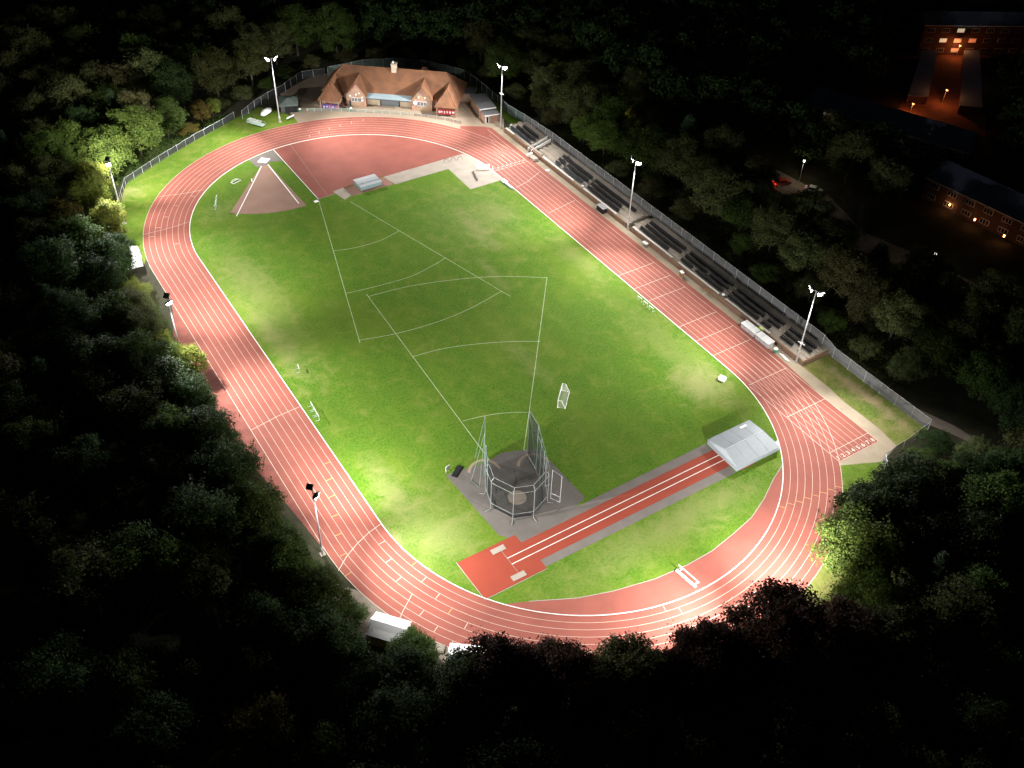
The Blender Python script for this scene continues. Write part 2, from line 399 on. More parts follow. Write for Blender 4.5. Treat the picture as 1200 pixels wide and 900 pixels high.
# ------------------------------------------------------------------ ground
Z_INF, Z_TR, Z_LN = 0.020, 0.034, 0.042
structure(MB().quad((-700, -600, 0), (900, -600, 0), (900, 1000, 0), (-700, 1000, 0)).build('ground', M['earth']))
ro = R0 + 8 * LW
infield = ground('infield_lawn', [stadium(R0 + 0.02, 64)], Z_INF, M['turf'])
ground('north_verge', [[(-47, 46), (-49, 56), (-46.5, 70), (-40, 81), (-31, 86.5), (-20, 92.3), (-9, 97.6), (0, 101.5), (3, 99), (4.5, 95), (6, 92), (5, 80), (-25, 74), (-40, 60)]], 0.010, M['verge'])
ground('east_verge', [[(49.2, -48.9), (56.4, -48.9), (56.2, -73), (48.2, -72.9), (48.9, -68), (48.7, -60), (49.2, -56)]], 0.016, M['dryverge'])
ground('chute_verge', [[(36, -70.5), (43, -74), (46, -79), (36, -82), (26, -81), (33, -74)]], 0.010, M['verge'])
ground('bend_verge', [[(26, -81), (36, -82), (30, -92), (8, -97), (6, -88), (14, -85.5)]], 0.010, M['dryverge'])
ground('pavilion_verge', [[(54.6, 92), (57, 84), (56.4, 70), (56.2, 60), (53.2, 59.5), (53, 76)]], 0.012, M['verge'])
ground('south_surround', [[(-49, -47), (-51, -58), (-44, -72), (-33, -84), (-14, -93), (4, -94), (6, -86), (-12, -84), (-34, -68)]], 0.012, M['gravel'])
ground('east_path', [[(46, 63), (49.2, 63.5), (49.2, -48.9), (49.6, -56), (49.4, -68), (48.4, -72.9), (43, -74.3), (36.2, -71.2), (36.2, -70), (46, -70)]], 0.012, M['beige'])
ground('pavilion_plaza', [[(1, 90), (5.5, 92), (7, 98), (8, 106), (20, 112), (37, 110), (50, 101), (54.4, 92), (52.8, 78), (53, 64), (49.2, 58), (44, 60), (30, 70)]], 0.008, M['plaza'])
ground('outer_path', [[(57.2, -66), (58.6, -67), (61.2, -75), (62, -81), (60.6, -81), (58.9, -75.6), (56.8, -71)]], 0.014, M['gravel'])
ground('fence_path', [[(57.2, 60), (58.8, 60), (59, -66), (57.2, -66)]], 0.012, M['gravel'])

# running track: the ring with a straight run-out at both ends of the home straight
inner, outer = stadium(R0, 64), stadium(ro, 64)
b = MB(); n = len(inner)
for i in range(n):
    j = (i + 1) % n
    b.quad((inner[i][0], inner[i][1], Z_TR), (outer[i][0], outer[i][1], Z_TR), (outer[j][0], outer[j][1], Z_TR), (inner[j][0], inner[j][1], Z_TR))
track = structure(b.build('running_track', M['track']))
zt2 = Z_TR - 0.006
ground('straight_runout', [[(R0, -70.6), (46.2, -70.6), (46.2, -58), (47.5, -41), (47.6, 61.5), (46.0, 63.2), (41.2, 66.3), (37, 60), (R0, L)]], zt2, M['track'], track)
ground('back_apron', [[(-46.0, 32), (-47.4, 26), (-49.3, 20), (-49.6, 4), (-49.4, -18), (-47.5, -32), (-46.0, -46)]], zt2, M['apron'], track)
ang = [math.degrees(math.asin((53.2 - L) / R0)), 98.3]
ground('jump_fan', [arc(0, L, R0, 17.6, 98.3, 40) + [(-5.1, 51.6), (-0.9, 51.8), (-0.9, 53.1)]], Z_INF + 0.006, M['track'], track)
ground('water_jump_lane', [arc(0, -L, R0, -40.5, -140.5, 50) + [(-24.6, -67.0), (-18, -70.3), (-12.8, -72.0), (-6, -73.5), (0, -74.0), (5, -73.9), (10.3, -73.0), (15, -72), (19.5, -70.1), (24, -67.6)]], Z_INF + 0.006, M['track'], track)

b = MB()
for k in range(1, 9):
    r = R0 + k * LW; w = 0.085 if k == 8 else 0.058
    pts = arc(0, L, r, 0, 180, 64) + arc(0, -L, r, 180, 360, 64)
    b.ribbon(pts, w, Z_LN, closed=True)
    # straight lanes run on into the two run-outs
    b.ribbon([(r, -L), (r, -70.4)], w, Z_LN + 0.004)
    if k > 2: b.ribbon([(r, L), (r, L + (k - 1) * 2.7)], w, Z_LN + 0.004)
b.ribbon([(R0 + 0.1, -48), (R0 + 0.1, -70.4)], 0.085, Z_LN + 0.004)
ZC = Z_LN + 0.008
for y in (-7.6, -13.0, -17.8, -27.6, -32.8, -37.8, -47.7, -57.7, -68.1, -70.5, 42.3):
    b.ribbon([(R0 + 0.2, y), (46.2, y)], 0.09, ZC)
b.ribbon([(37.5, 20.1), (45.9, 21.6)], 0.08, ZC)
b.ribbon([(37.2, 33.3), (41, 34.2), (45.9, 36.5)], 0.09, ZC)
b.ribbon([(-46.2, -12.1), (-41, -11.2), (-36.7, -10.9)], 0.09, ZC)
b.ribbon([(-36.6, -42.5), (-39, -43.1), (-41.6, -44.2), (-44, -45.6), (-46.2, -47.4)], 0.1, ZC)
b.ribbon([(-36, 70.5), (-31, 69.1), (-26.3, 68.4)], 0.08, ZC)
b.ribbon([(-44, 56.9), (-38, 56.6), (-33.6, 56.9)], 0.08, ZC)
def polar(lane, a, top=False):
    r = R0 + (lane - 1) * LW; a = math.radians(a)
    return (r * math.cos(a), (L if top else -L) + r * math.sin(a))
b.ribbon([polar(5.0, -159.2), polar(6, -158.7), polar(7.5, -158), polar(9, -157.2)], 0.09, ZC)
def stagger(bb, lane, a, top=False, w=0.095):
    k = int(lane); bb.ribbon([polar(k + .06, a, top), polar(k + .94, a, top)], w, ZC)
for ln, a in ((2, -174.4), (3, -169.2), (4, -163.9), (2, -159.7), (3, -154.5), (5, -145.7), (6, -141.5), (6, -154.8), (7, -150.5), (8, -146.4), (1, -102.7), (2, -99.6)):
    stagger(b, ln, a)
for ln, a in ((4, 146.3), (5, 152.9), (6, 158.6), (3, 168.8), (7, 163), (2, 140), (7, 62), (6, 66), (5, 70), (4, 74), (3, 78), (2, 82)):
    stagger(b, ln, a, True)
structure(b.build('lane_marking', M['white'], track))
b = MB()
for ln, a in ((4, -150.2), (1, -164.5), (7, -176.4), (8, -171.8), (1, -55.8), (2, -53.9), (3, -52.4), (4, -50.6), (5, -49.2), (6, -47.8), (7, -46.4), (8, -45.2)):
    stagger(b, ln, a)
for x0, y in ((5, -37.2), (6, -41.0), (4, -33.2), (2, -26), (3, -29.6)):
    x = -(R0 + (x0 - 1) * LW); b.ribbon([(x - .06, y), (x - LW + .06, y)], 0.12, ZC)
structure(b.build('yellow_marking', M['yellow'], track))
# raised kerb along the inside of lane one (broken at the jump fan and at the water jump)
b = MB()
def kerb(pts):
    for i in range(len(pts) - 1):
        p, q = Vector((*pts[i], 0)), Vector((*pts[i + 1], 0)); d = (q - p); l = d.length; d.normalize()
        b.obox((p + q) / 2 + Vector((0, 0, 0.055)), d * (l / 2 + 0.02), Vector((-d.y, d.x, 0)) * 0.062, (0, 0, 0.04))
kerb(arc(0, L, R0, 0, 180, 72) + arc(0, -L, R0, 180, 360, 72) + [(R0, L)])
kerb([(-5.2, 78.2), (-5.15, 51.6)])
structure(b.build('kerb', M['tape'], track))
b = MB()
b.ribbon([(27.4, -66.1), (24, -67.6), (19.5, -70.1), (15, -72), (10.3, -73.0), (5, -73.9), (0, -74.0), (-6, -73.5), (-12.8, -72.0), (-18, -70.3), (-24.6, -67.0)], 0.14, Z_LN)
b.ribbon([(-5.15, 51.6), (-0.9, 51.8)], 0.16, Z_LN)
b.ribbon([(-0.6, 78.6), (-2.7, 52)], 0.06, Z_LN)
structure(b.build('edge_line', M['concrete'], track))
# lane numbers at the sprint start
for k in range(8):
    cu = bpy.data.curves.new('lane_number', 'FONT'); cu.body = str(8 - k); cu.size = 1.15; cu.align_x = 'CENTER'; cu.align_y = 'CENTER'; cu.offset = 0.03
    t = bpy.data.objects.new('lane_number', cu); COL.objects.link(t); cu.materials.append(M['white'])
    t.location = (R0 + (7.5 - k) * LW, -69.75, ZC + 0.004); t.rotation_euler = (0, 0, 0); t.parent = track; structure(t)
    if True:
        cu2 = cu.copy(); cu2.size = 0.8; t2 = bpy.data.objects.new('lane_number', cu2); COL.objects.link(t2)
        t2.location = (R0 + (7.5 - k) * LW, 43.2, ZC + 0.004); t2.parent = track; structure(t2)

# infield surfaces
ZS = Z_INF + 0.010
ground('shot_pad', [[(-12.2, 76.65), (-12.0, 72.2), (-10.8, 72.0), (-9.1, 72.2), (-8.1, 73.0), (-5.3, 71.9), (-5.25, 78.2)]], ZS, M['tarmac'])
ground('shot_circle', [[(-10.9, 74.4), (-9.2, 72.9), (-7.5, 74.4), (-9.2, 75.9)]], ZS + 0.008, M['tape'])
ground('shot_sector', [[(-10.9, 72.1), (-9.0, 72.1), (-8.6, 50.9)] + arc(-9.8, 73, 22.6, 273.5, 228.5, 14) + [(-24.9, 55.6)]], ZS, M['cinder'])
b = MB(); b.ribbon([(-10.8, 72.0), (-23.9, 53.9)], 0.2, ZS + 0.01); b.ribbon([(-9.1, 72.0), (-9.75, 52)], 0.24, ZS + 0.01)
structure(b.build('shot_sector_line', M['tape']))
ground('jump_slab', [[(-0.9, 52.9), (2.0, 53.4), (2.1, 49.3), (0, 48.3)]], ZS, M['concrete'])
ground('cover_base', [[(2.1, 52.8), (12.2, 52.9), (12.8, 50.5), (12.8, 48.9), (2.1, 49)]], ZS - 0.003, M['pink_brown'])
ground('jump_runway', [[(12.3, 53.1), (34.5, 53.4), (36.4, 47.5), (36.45, 37.9), (27.4, 37.9), (27.6, 48.7), (13.2, 48.7)]], ZS, M['concrete'])
ground('cage_pad', [[(-22.6, -38.6), (-20.0, -38.9), (-15.3, -39.6), (-11.8, -39.0), (-7.2, -40.7), (-5.9, -42.0), (-5.6, -54.6), (-12, -57.0), (-19.5, -57.0), (-21.8, -54)]], ZS, M['tarmac2'])
ground('runway_margin', [[(-19.6, -57.0), (-12, -55.6), (19.6, -55.3), (19.6, -63.2), (-19.0, -63.0)]], ZS - 0.003, M['tarmac'])
ground('vault_runway', [[(-30.2, -55.3), (-19.6, -55.3), (-19.6, -57.1), (22, -57.1), (22, -54.9), (24, -54.9), (24, -63.3), (20.6, -63.3), (20.6, -61.5), (-18.9, -61.5), (-18.9, -63.3), (-29.9, -63.3)]], ZS + 0.005, M['track2'])
b = MB(); b.ribbon([(-23.1, -58.6), (20.5, -58.6)], 0.12, ZS + 0.012); b.ribbon([(-23.1, -59.9), (20.5, -59.9)], 0.12, ZS + 0.012)
structure(b.build('runway_line', M['tape']))
b = MB(); b.ribbon([(-23.1, -57), (-23.1, -61.7)], 0.06, ZS + 0.012); b.ribbon([(-30.2, -55.2), (-30.0, -63.4)], 0.12, ZS + 0.012); b.ribbon([(-30.0, -63.4), (-18.9, -63.4)], 0.1, ZS + 0.012)
structure(b.build('runway_edging', M['concrete']))
b = MB()
for bx, by in ((-23.4, -56.45), (-23.4, -62.3)): b.box(bx - 1.2, by - .5, ZS, bx + 1.2, by + .5, ZS + 0.06)
structure(b.build('takeoff_slab', M['concrete']))

# chalked throwing sectors
b = MB(); zc = Z_INF + 0.006
def dirpt(o, az, d): return (o[0] + math.sin(math.radians(az)) * d, o[1] + math.cos(math.radians(az)) * d)
b.ribbon([(-5.3, 51), (-19.7, -0.2)], 0.13, zc)
b.ribbon([(0.7, 47.0), (13.1, -2.2)], 0.11, zc)
for pts in ([(-10.9, 30.7), (-7.8, 29.7), (-3.8, 29.2), (0.5, 29.4), (4.7, 30.6)], [(-15.1, 15.5), (-8.9, 14.6), (-1.4, 14.1), (4.3, 15.1), (8.6, 16.4)],
            [(-19.5, 0.6), (-12.3, -1.2), (-4.2, -2.0), (3.7, -1.6), (12.5, 0.2)], [(-11.8, 12.3), (-2.9, 11.2), (7.4, 8.1), (15.6, 4.4), (23.2, -0.6)],
            [(-12.9, -8.9), (-6.7, -9.8), (-0.4, -11.9), (5.6, -14.6), (10.4, -17.4)], [(-13.6, -28.9), (-9.2, -29.8), (-5.1, -31.4), (-2.4, -33)]):
    sm = []
    for i in range(len(pts) - 1):
        for t in (0, .25, .5, .75):
            p0 = pts[max(0, i - 1)]; p1 = pts[i]; p2 = pts[i + 1]; p3 = pts[min(len(pts) - 1, i + 2)]
            sm.append(tuple(0.5 * (2 * p1[k] + (p2[k] - p0[k]) * t + (2 * p0[k] - 5 * p1[k] + 4 * p2[k] - p3[k]) * t * t + (3 * p1[k] - p0[k] - 3 * p2[k] + p3[k]) * t ** 3) for k in (0, 1)))
    sm.append(pts[-1]); b.ribbon(sm, 0.12, zc + 0.004)
b.ribbon([(-11.75, 13.2), (-14.6, -40)], 0.13, zc + 0.008); b.ribbon([(23.3, -0.5), (-2.3, -32.9), (-8.3, -40.4)], 0.13, zc + 0.008)
structure(b.build('sector_line', M['chalk'], infield))

# ------------------------------------------------------------------ floodlights
WATT = 110000
def floodlight(x, y, h, label, dirs, heads=True, collar=None, spread=42, dip=15.5, power=1.0):
    t = thing('floodlight_mast', label, 'floodlight', (x, y, 0), 0, 'floodlight masts round the running track')
    MB().box(-.4, -.4, 0, .4, .4, .18).build('base', M['concrete'], t)
    MB().tube([(0, 0, .1), (0, 0, h * .5), (0, 0, h)], .17, .085, 10).build('pole', M['pole'], t, smooth=True)
    a0 = math.radians(dirs)
    side = Vector((-math.sin(a0), math.cos(a0), 0))
    MB().tube([side * -.85 + Vector((0, 0, h)), side * .85 + Vector((0, 0, h))], .06, n=8).build('crossarm', M['pole'], t)
    if collar:
        MB().tube([(0, 0, collar - .12), (0, 0, collar + .12)], .3, n=12).tube([side * -.75 + Vector((0, 0, collar)), side * .75 + Vector((0, 0, collar))], .09, n=8).build('collar', M['pole'], t)
    else:
        MB().box(-.18, -.18, 1.0, .18, .18, 1.7).build('control_box', M['pole'], t)
    for s in (-1, 1):
        az = a0 + s * math.radians(spread)
        f = Vector((math.cos(az), math.sin(az), 0)); sd = Vector((-f.y, f.x, 0))
        tilt = math.radians(33)
        face = (f * math.cos(tilt) * 0.75 + Vector((0, 0, -1)) * 0.8).normalized()      # the way the lens looks
        up = sd.cross(face).normalized()
        c = side * s * .95 + Vector((0, 0, h + .12)) + f * .15
        mb = MB(); mb.obox(c - face * .16, sd * .50, up * .42, face * .15)
        mb.obox(c + up * .45 + face * .06, sd * .56, up * .02, face * .40)               # cut-off visor
        hd = mb.build('lamp_head', M['dark_metal'], t)
        MB().obox(c + face * .012, sd * .47, up * .39, face * .012).build('lens', M['lens'], hd)
        # each lamp head throws one long flat beam and a weak wide one under the mast
        for (bw, size, dp) in ((1.0, 112, dip), (.12, 150, 48)):
            ld = bpy.data.lights.new('floodlight_beam', 'SPOT'); ld.energy = WATT * power * bw; ld.spot_size = math.radians(size); ld.spot_blend = 1.0
            ld.shadow_soft_size = .10; ld.color = (1.0, 0.975, 0.94)
            lo = bpy.data.objects.new('floodlight_beam', ld); COL.objects.link(lo); lo.parent = t
            fa = f if size < 140 else Vector((math.cos(a0 + s * .2), math.sin(a0 + s * .2), 0))
            aim = (fa * math.cos(math.radians(dp)) + Vector((0, 0, -math.sin(math.radians(dp))))).normalized()
            lo.location = c + face * .12; lo.rotation_euler = aim.to_track_quat('-Z', 'Y').to_euler()
    return t
floodlight(1.8, 90.9, 17, 'twin-lamp floodlight mast at the far bend beside the dark hut and the white bench', 257, spread=54)
floodlight(49.7, 60.2, 16.6, 'twin-lamp floodlight mast beside the small brick block, with a white ring halfway up', 195, collar=9.4)
floodlight(49.3, 5.8, 17, 'twin-lamp floodlight mast rising from a gap midway along the seating terrace', 180)
floodlight(49.2, -47.3, 16.7, 'twin-lamp floodlight mast near the white storage boxes at the near end of the terrace', 192, collar=4.6, spread=52)
floodlight(-46.9, -43.3, 14.2, 'floodlight mast on the back straight, its two dark lamp backs against the bright red track', 4, power=1.12)
floodlight(-46.0, 63.3, 15.2, 'floodlight mast shining in front of the yellow-lit tree at the far bend', 345, spread=70)
floodlight(-50.3, 11.2, 14.6, 'floodlight mast half buried in foliage midway along the back straight', 352, spread=58)
floodlight(2.0, -90.4, 10.8, 'floodlight mast behind the copper beech at the near bend', 90, power=1.25, dip=11)

# ------------------------------------------------------------------ pavilion
PV = math.atan2(-0.629, 0.777)
pav = thing('pavilion', 'long brick pavilion with red tiled hipped roofs and four front gables beyond the far bend', 'pavilion', (13.8, 94.9, 0), PV)
# local x runs along the front, local y goes back
E0, RZ = 3.0, 8.2
def wall_part(name, pts, z0, z1, m): return MB().prism(pts, z0, z1).build(name, m, pav)
MB().prism([(1.6, 3.4), (37.4, 3.4), (37.4, 13), (1.6, 13)], 0, E0).build('main_wall', M['brick'], pav)
def hip_roof(b, x0, x1, y0, y1, ze, zr, ra, rb, yr=None, th=.18):
    yr = (y0 + y1) / 2 if yr is None else yr
    a, c, d, e = (x0, y0, ze), (x1, y0, ze), (x1, y1, ze), (x0, y1, ze); p, q = (ra, yr, zr), (rb, yr, zr)
    b.quad(a, c, q, p); b.quad(d, e, p, q); b.tri(c, d, q); b.tri(e, a, p)
    lo = [(v[0], v[1], v[2] - th) for v in (a, c, d, e)]
    up = (a, c, d, e)
    for i in range(4): j = (i + 1) % 4; b.quad(lo[i], lo[j], up[j], up[i])
    b.quad(lo[3], lo[2], lo[1], lo[0])
b = MB(); hip_roof(b, 0.9, 38.2, 2.7, 13.6, E0, RZ, 5.8, 33.6, 8.0)
roof = b.build('main_roof', M['roof_tile'], pav)
b = MB(); b.box(19.0, 7.2, 7.4, 20.3, 8.6, 9.5); b.box(18.9, 7.1, 9.5, 20.4, 8.7, 9.75)
ch = b.build('chimney', M['coping'], roof)
MB().tube([(19.4, 7.9, 9.7), (19.4, 7.9, 10.3)], .16, n=8).build('chimney_pot', M['tape'], ch)
b = MB(); b.tube([(5.8, 8, RZ + .03), (33.6, 8, RZ + .03)], .13, n=6)
for p, q in (((5.8, 8), (0.9, 2.7)), ((33.6, 8), (38.2, 2.7)), ((33.6, 8), (38.2, 13.6)), ((5.8, 8), (0.9, 13.6))): b.tube([(p[0], p[1], RZ + .03), (q[0], q[1], E0 + .03)], .11, n=6)
b.build('ridge_tile', M['roof_tile'], roof)
def gable(x0, x1, yf, ze, zr, hip, name='gable_roof', yb=7.2):
    """projecting front wing; hip > 0 leans the front of its roof back"""
    xm = (x0 + x1) / 2; o = .35
    b = MB(); th = .16
    A, B = (x0 - o, yf - o, ze), (x1 + o, yf - o, ze); C, D = (x0 - o, yb - 1.4, ze), (x1 + o, yb - 1.4, ze)
    P, Q = (xm, yf - o + hip, zr), (xm, yb + .2, zr)
    b.add([A, P, Q, C], [(0, 1, 2, 3)]); b.add([B, D, Q, P], [(0, 1, 2, 3)])
    dn = lambda v: (v[0], v[1], v[2] - th)
    b.add([A, C, dn(C), dn(A)], [(0, 1, 2, 3)]); b.add([B, dn(B), dn(D), D], [(0, 1, 2, 3)])
    if hip > 0: b.tri(A, B, P); b.add([A, dn(A), dn(B), B], [(0, 1, 2, 3)]); b.add([dn(A), dn(C), dn(D), dn(B)], [(0, 1, 2, 3)])
    else: b.add([A, dn(A), dn(P), P], [(0, 1, 2, 3)]); b.add([B, P, dn(P), dn(B)], [(0, 1, 2, 3)]); b.add([dn(A), dn(C), dn(Q), dn(P)], [(0, 1, 2, 3)]); b.add([dn(B), dn(P), dn(Q), dn(D)], [(0, 1, 2, 3)])
    r = b.build(name, M['roof_tile'], pav)
    c = MB(); c.tube([(P[0], P[1], zr + .03), (Q[0], Q[1], zr + .03)], .12, n=6)
    if hip > 0: c.tube([P, A], .11, n=6); c.tube([P, B], .11, n=6)
    c.build('ridge_tile', M['roof_tile'], r)
# brick gables with pointed walls
for x0, x1, yf in ((7.9, 13.1, 1.2), (25.3, 30.7, 1.7)):
    xm = (x0 + x1) / 2
    b = MB(); b.add([(x0, yf, 0), (x1, yf, 0), (x1, yf, E0), (xm, yf, 6.45), (x0, yf, E0)], [(0, 1, 2, 3, 4)])
    b.quad((x0, yf + 3, 0), (x0, yf, 0), (x0, yf, E0), (x0, yf + 3, E0)); b.quad((x1, yf, 0), (x1, yf + 3, 0), (x1, yf + 3, E0), (x1, yf, E0))
    b.build('gable_wall', M['brick'], pav)
    gable(x0, x1, yf, E0, 6.85, 0.0)
    for wx in (-1.15, -.25, .65):
        f = MB().box(xm + wx - .08, yf - .06, 1.35, xm + wx + .68, yf - .003, 2.55).build('window', M['frame'], pav)
        MB().box(xm + wx, yf - .075, 1.45, xm + wx + .26, yf - .062, 2.45).box(xm + wx + .34, yf - .075, 1.45, xm + wx + .6, yf - .062, 2.45).build('pane', M['glass'], f)
for px, py, pz, r in ((9.0, 1.19, 2.9, .22), (10.6, 1.19, 3.4, .24), (11.4, 1.19, 3.8, .22), (12.2, 1.19, 2.7, .22), (12.2, 1.19, 1.9, .26), (27.2, 1.69, 3.7, .22), (28.9, 1.69, 3.7, .22)):
    MB().tube([(px, py, pz), (px, py - .09, pz)], r, n=14).build('wall_emblem', M['white_plastic'], pav)
sl = MB().box(26.0, 1.45, 2.0, 26.6, 1.69, 2.5).build('security_lamp', M['dark_metal'], pav)
MB().tube([(26.3, 1.44, 2.25), (26.3, 1.36, 2.25)], .36, n=16).build('lamp_glass', M['sec_bulb'], sl)
# hipped end wings over open kiosk fronts
for x0, x1, yf, lit in ((1.5, 6.5, -1.9, True), (32.2, 37.4, -0.7, False)):
    b = MB()
    for px in (x0 + .12, x1 - .12): b.box(px - .15, yf + .1, 0, px + .15, yf + .4, 2.7)
    b.box(x0, yf + 2.2, 0, x1, yf + 6.2, 2.7)
    b.build('wing_wall', M['brick'], pav)
    gable(x0, x1, yf, 2.7, 6.5, 3.0, 'wing_roof')
    if lit:
        b = MB(); b.box(x0 + .5, yf + 2.1, 1.4, x1 - .4, yf + 2.19, 2.3); b.build('kiosk_light', M['kiosk'], pav)
        MB().box(x0 + .3, yf + .55, 0, x1 - .3, yf + 1.1, 1.0).build('counter', M['banner'], pav)
        for q in range(5): MB().box(x0 + .7 + q * .8, yf + .52, .25 + .1 * (q % 2), x0 + 1.1 + q * .8, yf + .54, .75).build('counter_poster', M['tape'], pav)
        for q in (x0 + 2.4, x1 - 1.1): MB().box(q, yf + .50, .2, q + .6, yf + .515, .8).build('counter_poster', M['pink'], pav)
    else:
        MB().box(x0 + .3, yf + .3, .5, x1 - .3, yf + .42, 1.9).build('banner', M['banner_red'], pav)
        for q, w in enumerate((.75, .4, .4, .4, .5, .8)): MB().box(x0 + .55 + q * .72, yf + .26, .85 + .12 * (q % 2), x0 + .55 + q * .72 + w * .8, yf + .285, 1.5).build('banner_lettering', M['tape'], pav)
# recessed middle: glazed canopy roof, cream walls, roller shutter
b = MB(); b.quad((13.2, 1.0, 2.75), (25.2, 1.0, 2.75), (25.2, 4.0, 3.55), (13.2, 4.0, 3.55)); b.quad((13.2, 4.0, 3.45), (25.2, 4.0, 3.45), (25.2, 1.0, 2.65), (13.2, 1.0, 2.65))
b.quad((13.2, 1.0, 2.65), (25.2, 1.0, 2.65), (25.2, 1.0, 2.75), (13.2, 1.0, 2.75))
can = b.build('canopy', M['zinc'], pav)
MB().box(13.2, 3.9, 3.5, 25.2, 4.15, 3.75).build('gutter', M['tape'], can)
MB().box(13.2, .92, 2.5, 25.2, 1.02, 2.72).build('fascia', M['dark_metal'], can)
MB().box(13.1, 2.9, 0, 25.3, 3.38, 2.62).build('recess_wall', M['render'], pav)
MB().box(16.8, 2.78, 0, 21.6, 2.89, 2.35).build('roller_shutter', M['shutter'], pav)
for px in (16.6, 21.6): MB().box(px, 2.7, 0, px + .22, 2.885, 2.5).build('door_post', M['black'], pav)
for px in (15.8, 22.6): MB().tube([(px, 2.8, 2.0), (px, 2.7, 2.0)], .2, n=12).build('wall_lamp', M['tape'], pav)
b = MB(); hip_roof(b, 3, 9, 12, 17, 2.6, 5.0, 5.5, 6.5); b.build('rear_wing_roof', M['roof_tile'], pav)
MB().box(3.4, 12.9, 0, 8.6, 16.6, 2.44).build('rear_wing_wall', M['brick'], pav)
b = MB(); hip_roof(b, 24, 29, 12, 16.6, 2.8, 6.4, 26, 27); b.build('rear_wing_roof', M['roof_tile'], pav)
MB().box(24.4, 12.9, 0, 28.6, 16.2, 2.6).build('rear_wing_wall', M['brick'], pav)
b = MB(); b.box(36.9, 8.5, 2.3, 41.2, 12.6, 2.55); b.build('side_flat_roof', M['slate'], pav)
MB().box(37.41, 8.8, 0, 40.9, 12.3, 2.29).build('side_annex_wall', M['brick'], pav)

# brick block beside the pavilion
blk = thing('brick_block', 'low brick block with a stepped grey roof and white door next to the pavilion', 'outbuilding', (0, 0, 0))
MB().prism([(47.7, 67.2), (51.4, 66.4), (53.1, 73.9), (49.4, 74.9)], 0, 2.75).build('tall_wall', M['brick'], blk)
MB().prism([(47.4, 64.4), (51.0, 63.7), (51.6, 66.3), (47.9, 67.1)], 0, 2.2).build('low_wall', M['brick'], blk)
MB().prism([(47.4, 66.9), (51.7, 66.0), (53.4, 74.2), (49.1, 75.2)], 2.76, 2.95).build('tall_roof', M['slate'], blk)
MB().prism([(47.2, 64.2), (51.2, 63.4), (51.7, 65.8), (47.5, 66.7)], 2.21, 2.36).build('low_roof', M['slate'], blk)
b = MB(); b.obox((49.55, 66.35, 2.75), (2.2, -.45, 0), (.03, .12, 0), (0, 0, .1)); b.obox((49.2, 63.72, 2.2), (2.05, -.4, 0), (.02, .1, 0), (0, 0, .08)); b.build('fascia', M['white_plastic'], blk)
d = MB().obox((48.0, 64.2, 1.0), (.5, -.1, 0), (.012, .05, 0), (0, 0, 1.0)).build('door_frame', M['white_plastic'], blk)
MB().obox((48.03, 64.12, .95), (.26, -.052, 0), (.008, .04, 0), (0, 0, .8)).build('door', M['black'], d)

# dark hut by the far bend, boat-like white cover, hurdle trolley, bench
hut = thing('dark_hut', 'dark low hut with a grey-green pitched roof behind the floodlight on the far bend', 'hut', (6.9, 97.0, 0), math.radians(-22))
MB().box(-2.1, -2.6, 0, 2.1, 2.6, 2.0).build('wall', M['black'], hut)
b = MB(); hip_roof(b, -2.5, 2.5, -3.0, 3.0, 2.1, 2.9, -.3, .3, 0); b.build('roof', M['felt'], hut)
MB().box(-2.0, -2.65, .1, -1.0, -2.605, 1.8).build('door', M['dark_metal'], hut)

bo = thing('covered_trailer', 'low trailer under a rumpled white sheet on the grass by the far bend', 'trailer', (0.6, 97.1, 0), math.radians(35))
b = MB(); nx = 9
for i in range(nx):
    for j in range(6): pass
prof = [(-1.0, .35), (-.95, .75), (-.5, 1.05), (0, 1.2), (.5, 1.02), (.95, .72), (1.0, .35)]
vs = []; 
for i in range(nx):
    t = i / (nx - 1) * 2 - 1; w = (1 - abs(t) ** 3 * .6); hh = (1 - abs(t) ** 2 * .35)
    for (py, pz) in prof: vs.append((t * 2.0, py * w + random.uniform(-.06, .06), pz * hh + random.uniform(-.07, .07)))
b.add(vs, [(i * 7 + j, (i + 1) * 7 + j, (i + 1) * 7 + j + 1, i * 7 + j + 1) for i in range(nx - 1) for j in range(6)])
b.add(vs[:7], [(0, 1, 2, 3, 4, 5, 6)]); b.add(vs[-7:], [(6, 5, 4, 3, 2, 1, 0)])
b.build('sheet', M['canvas'], bo)
MB().box(-1.7, -.7, .3, 1.7, .7, .4).tube([(1.7, 0, .35), (2.9, 0, .3)], .05).build('chassis', M['dark_metal'], bo)
for s in (-1, 1): MB().tube([(-.2, s * .72, .3), (-.2, s * .9, .3)], .3, n=14).build('wheel', M['rubber'], bo)

def hurdle_at(parent, x, y, z, rz, mtop):
    c, s = math.cos(rz), math.sin(rz); P = lambda a, bb, zz: (x + a * c - bb * s, y + a * s + bb * c, z + zz)
    b = MB()
    for a in (-.55, .55): b.tube([P(a, 0, .0), P(a, 0, .95)], .022, n=5); b.tube([P(a, 0, .03), P(a, .65, .03)], .025, n=5)
    b.tube([P(-.55, .62, .03), P(.55, .62, .03)], .02, n=5)
    fr = b.build('hurdle_frame', M['mint'], parent)
    MB().obox(P(0, 0, .92), (.6 * c, .6 * s, 0), (-.02 * s, .02 * c, 0), (0, 0, .045)).build('hurdle_bar', mtop, fr)
tro = thing('hurdle_trolley', 'pale green trolley loaded with stacked hurdles on the verge of the far bend', 'trolley', (-3.9, 92.6, 0), math.radians(-58))
b = MB(); b.box(-2.4, -.7, .3, 2.4, .7, .38)
for s in (-1, 1):
    b.tube([(-2.4, s * .68, .3), (-2.4, s * .68, 1.0)], .03); b.tube([(2.4, s * .68, .3), (2.4, s * .68, 1.0)], .03); b.tube([(-2.4, s * .68, 1.0), (2.4, s * .68, 1.0)], .03)
b.build('frame', M['mint'], tro)
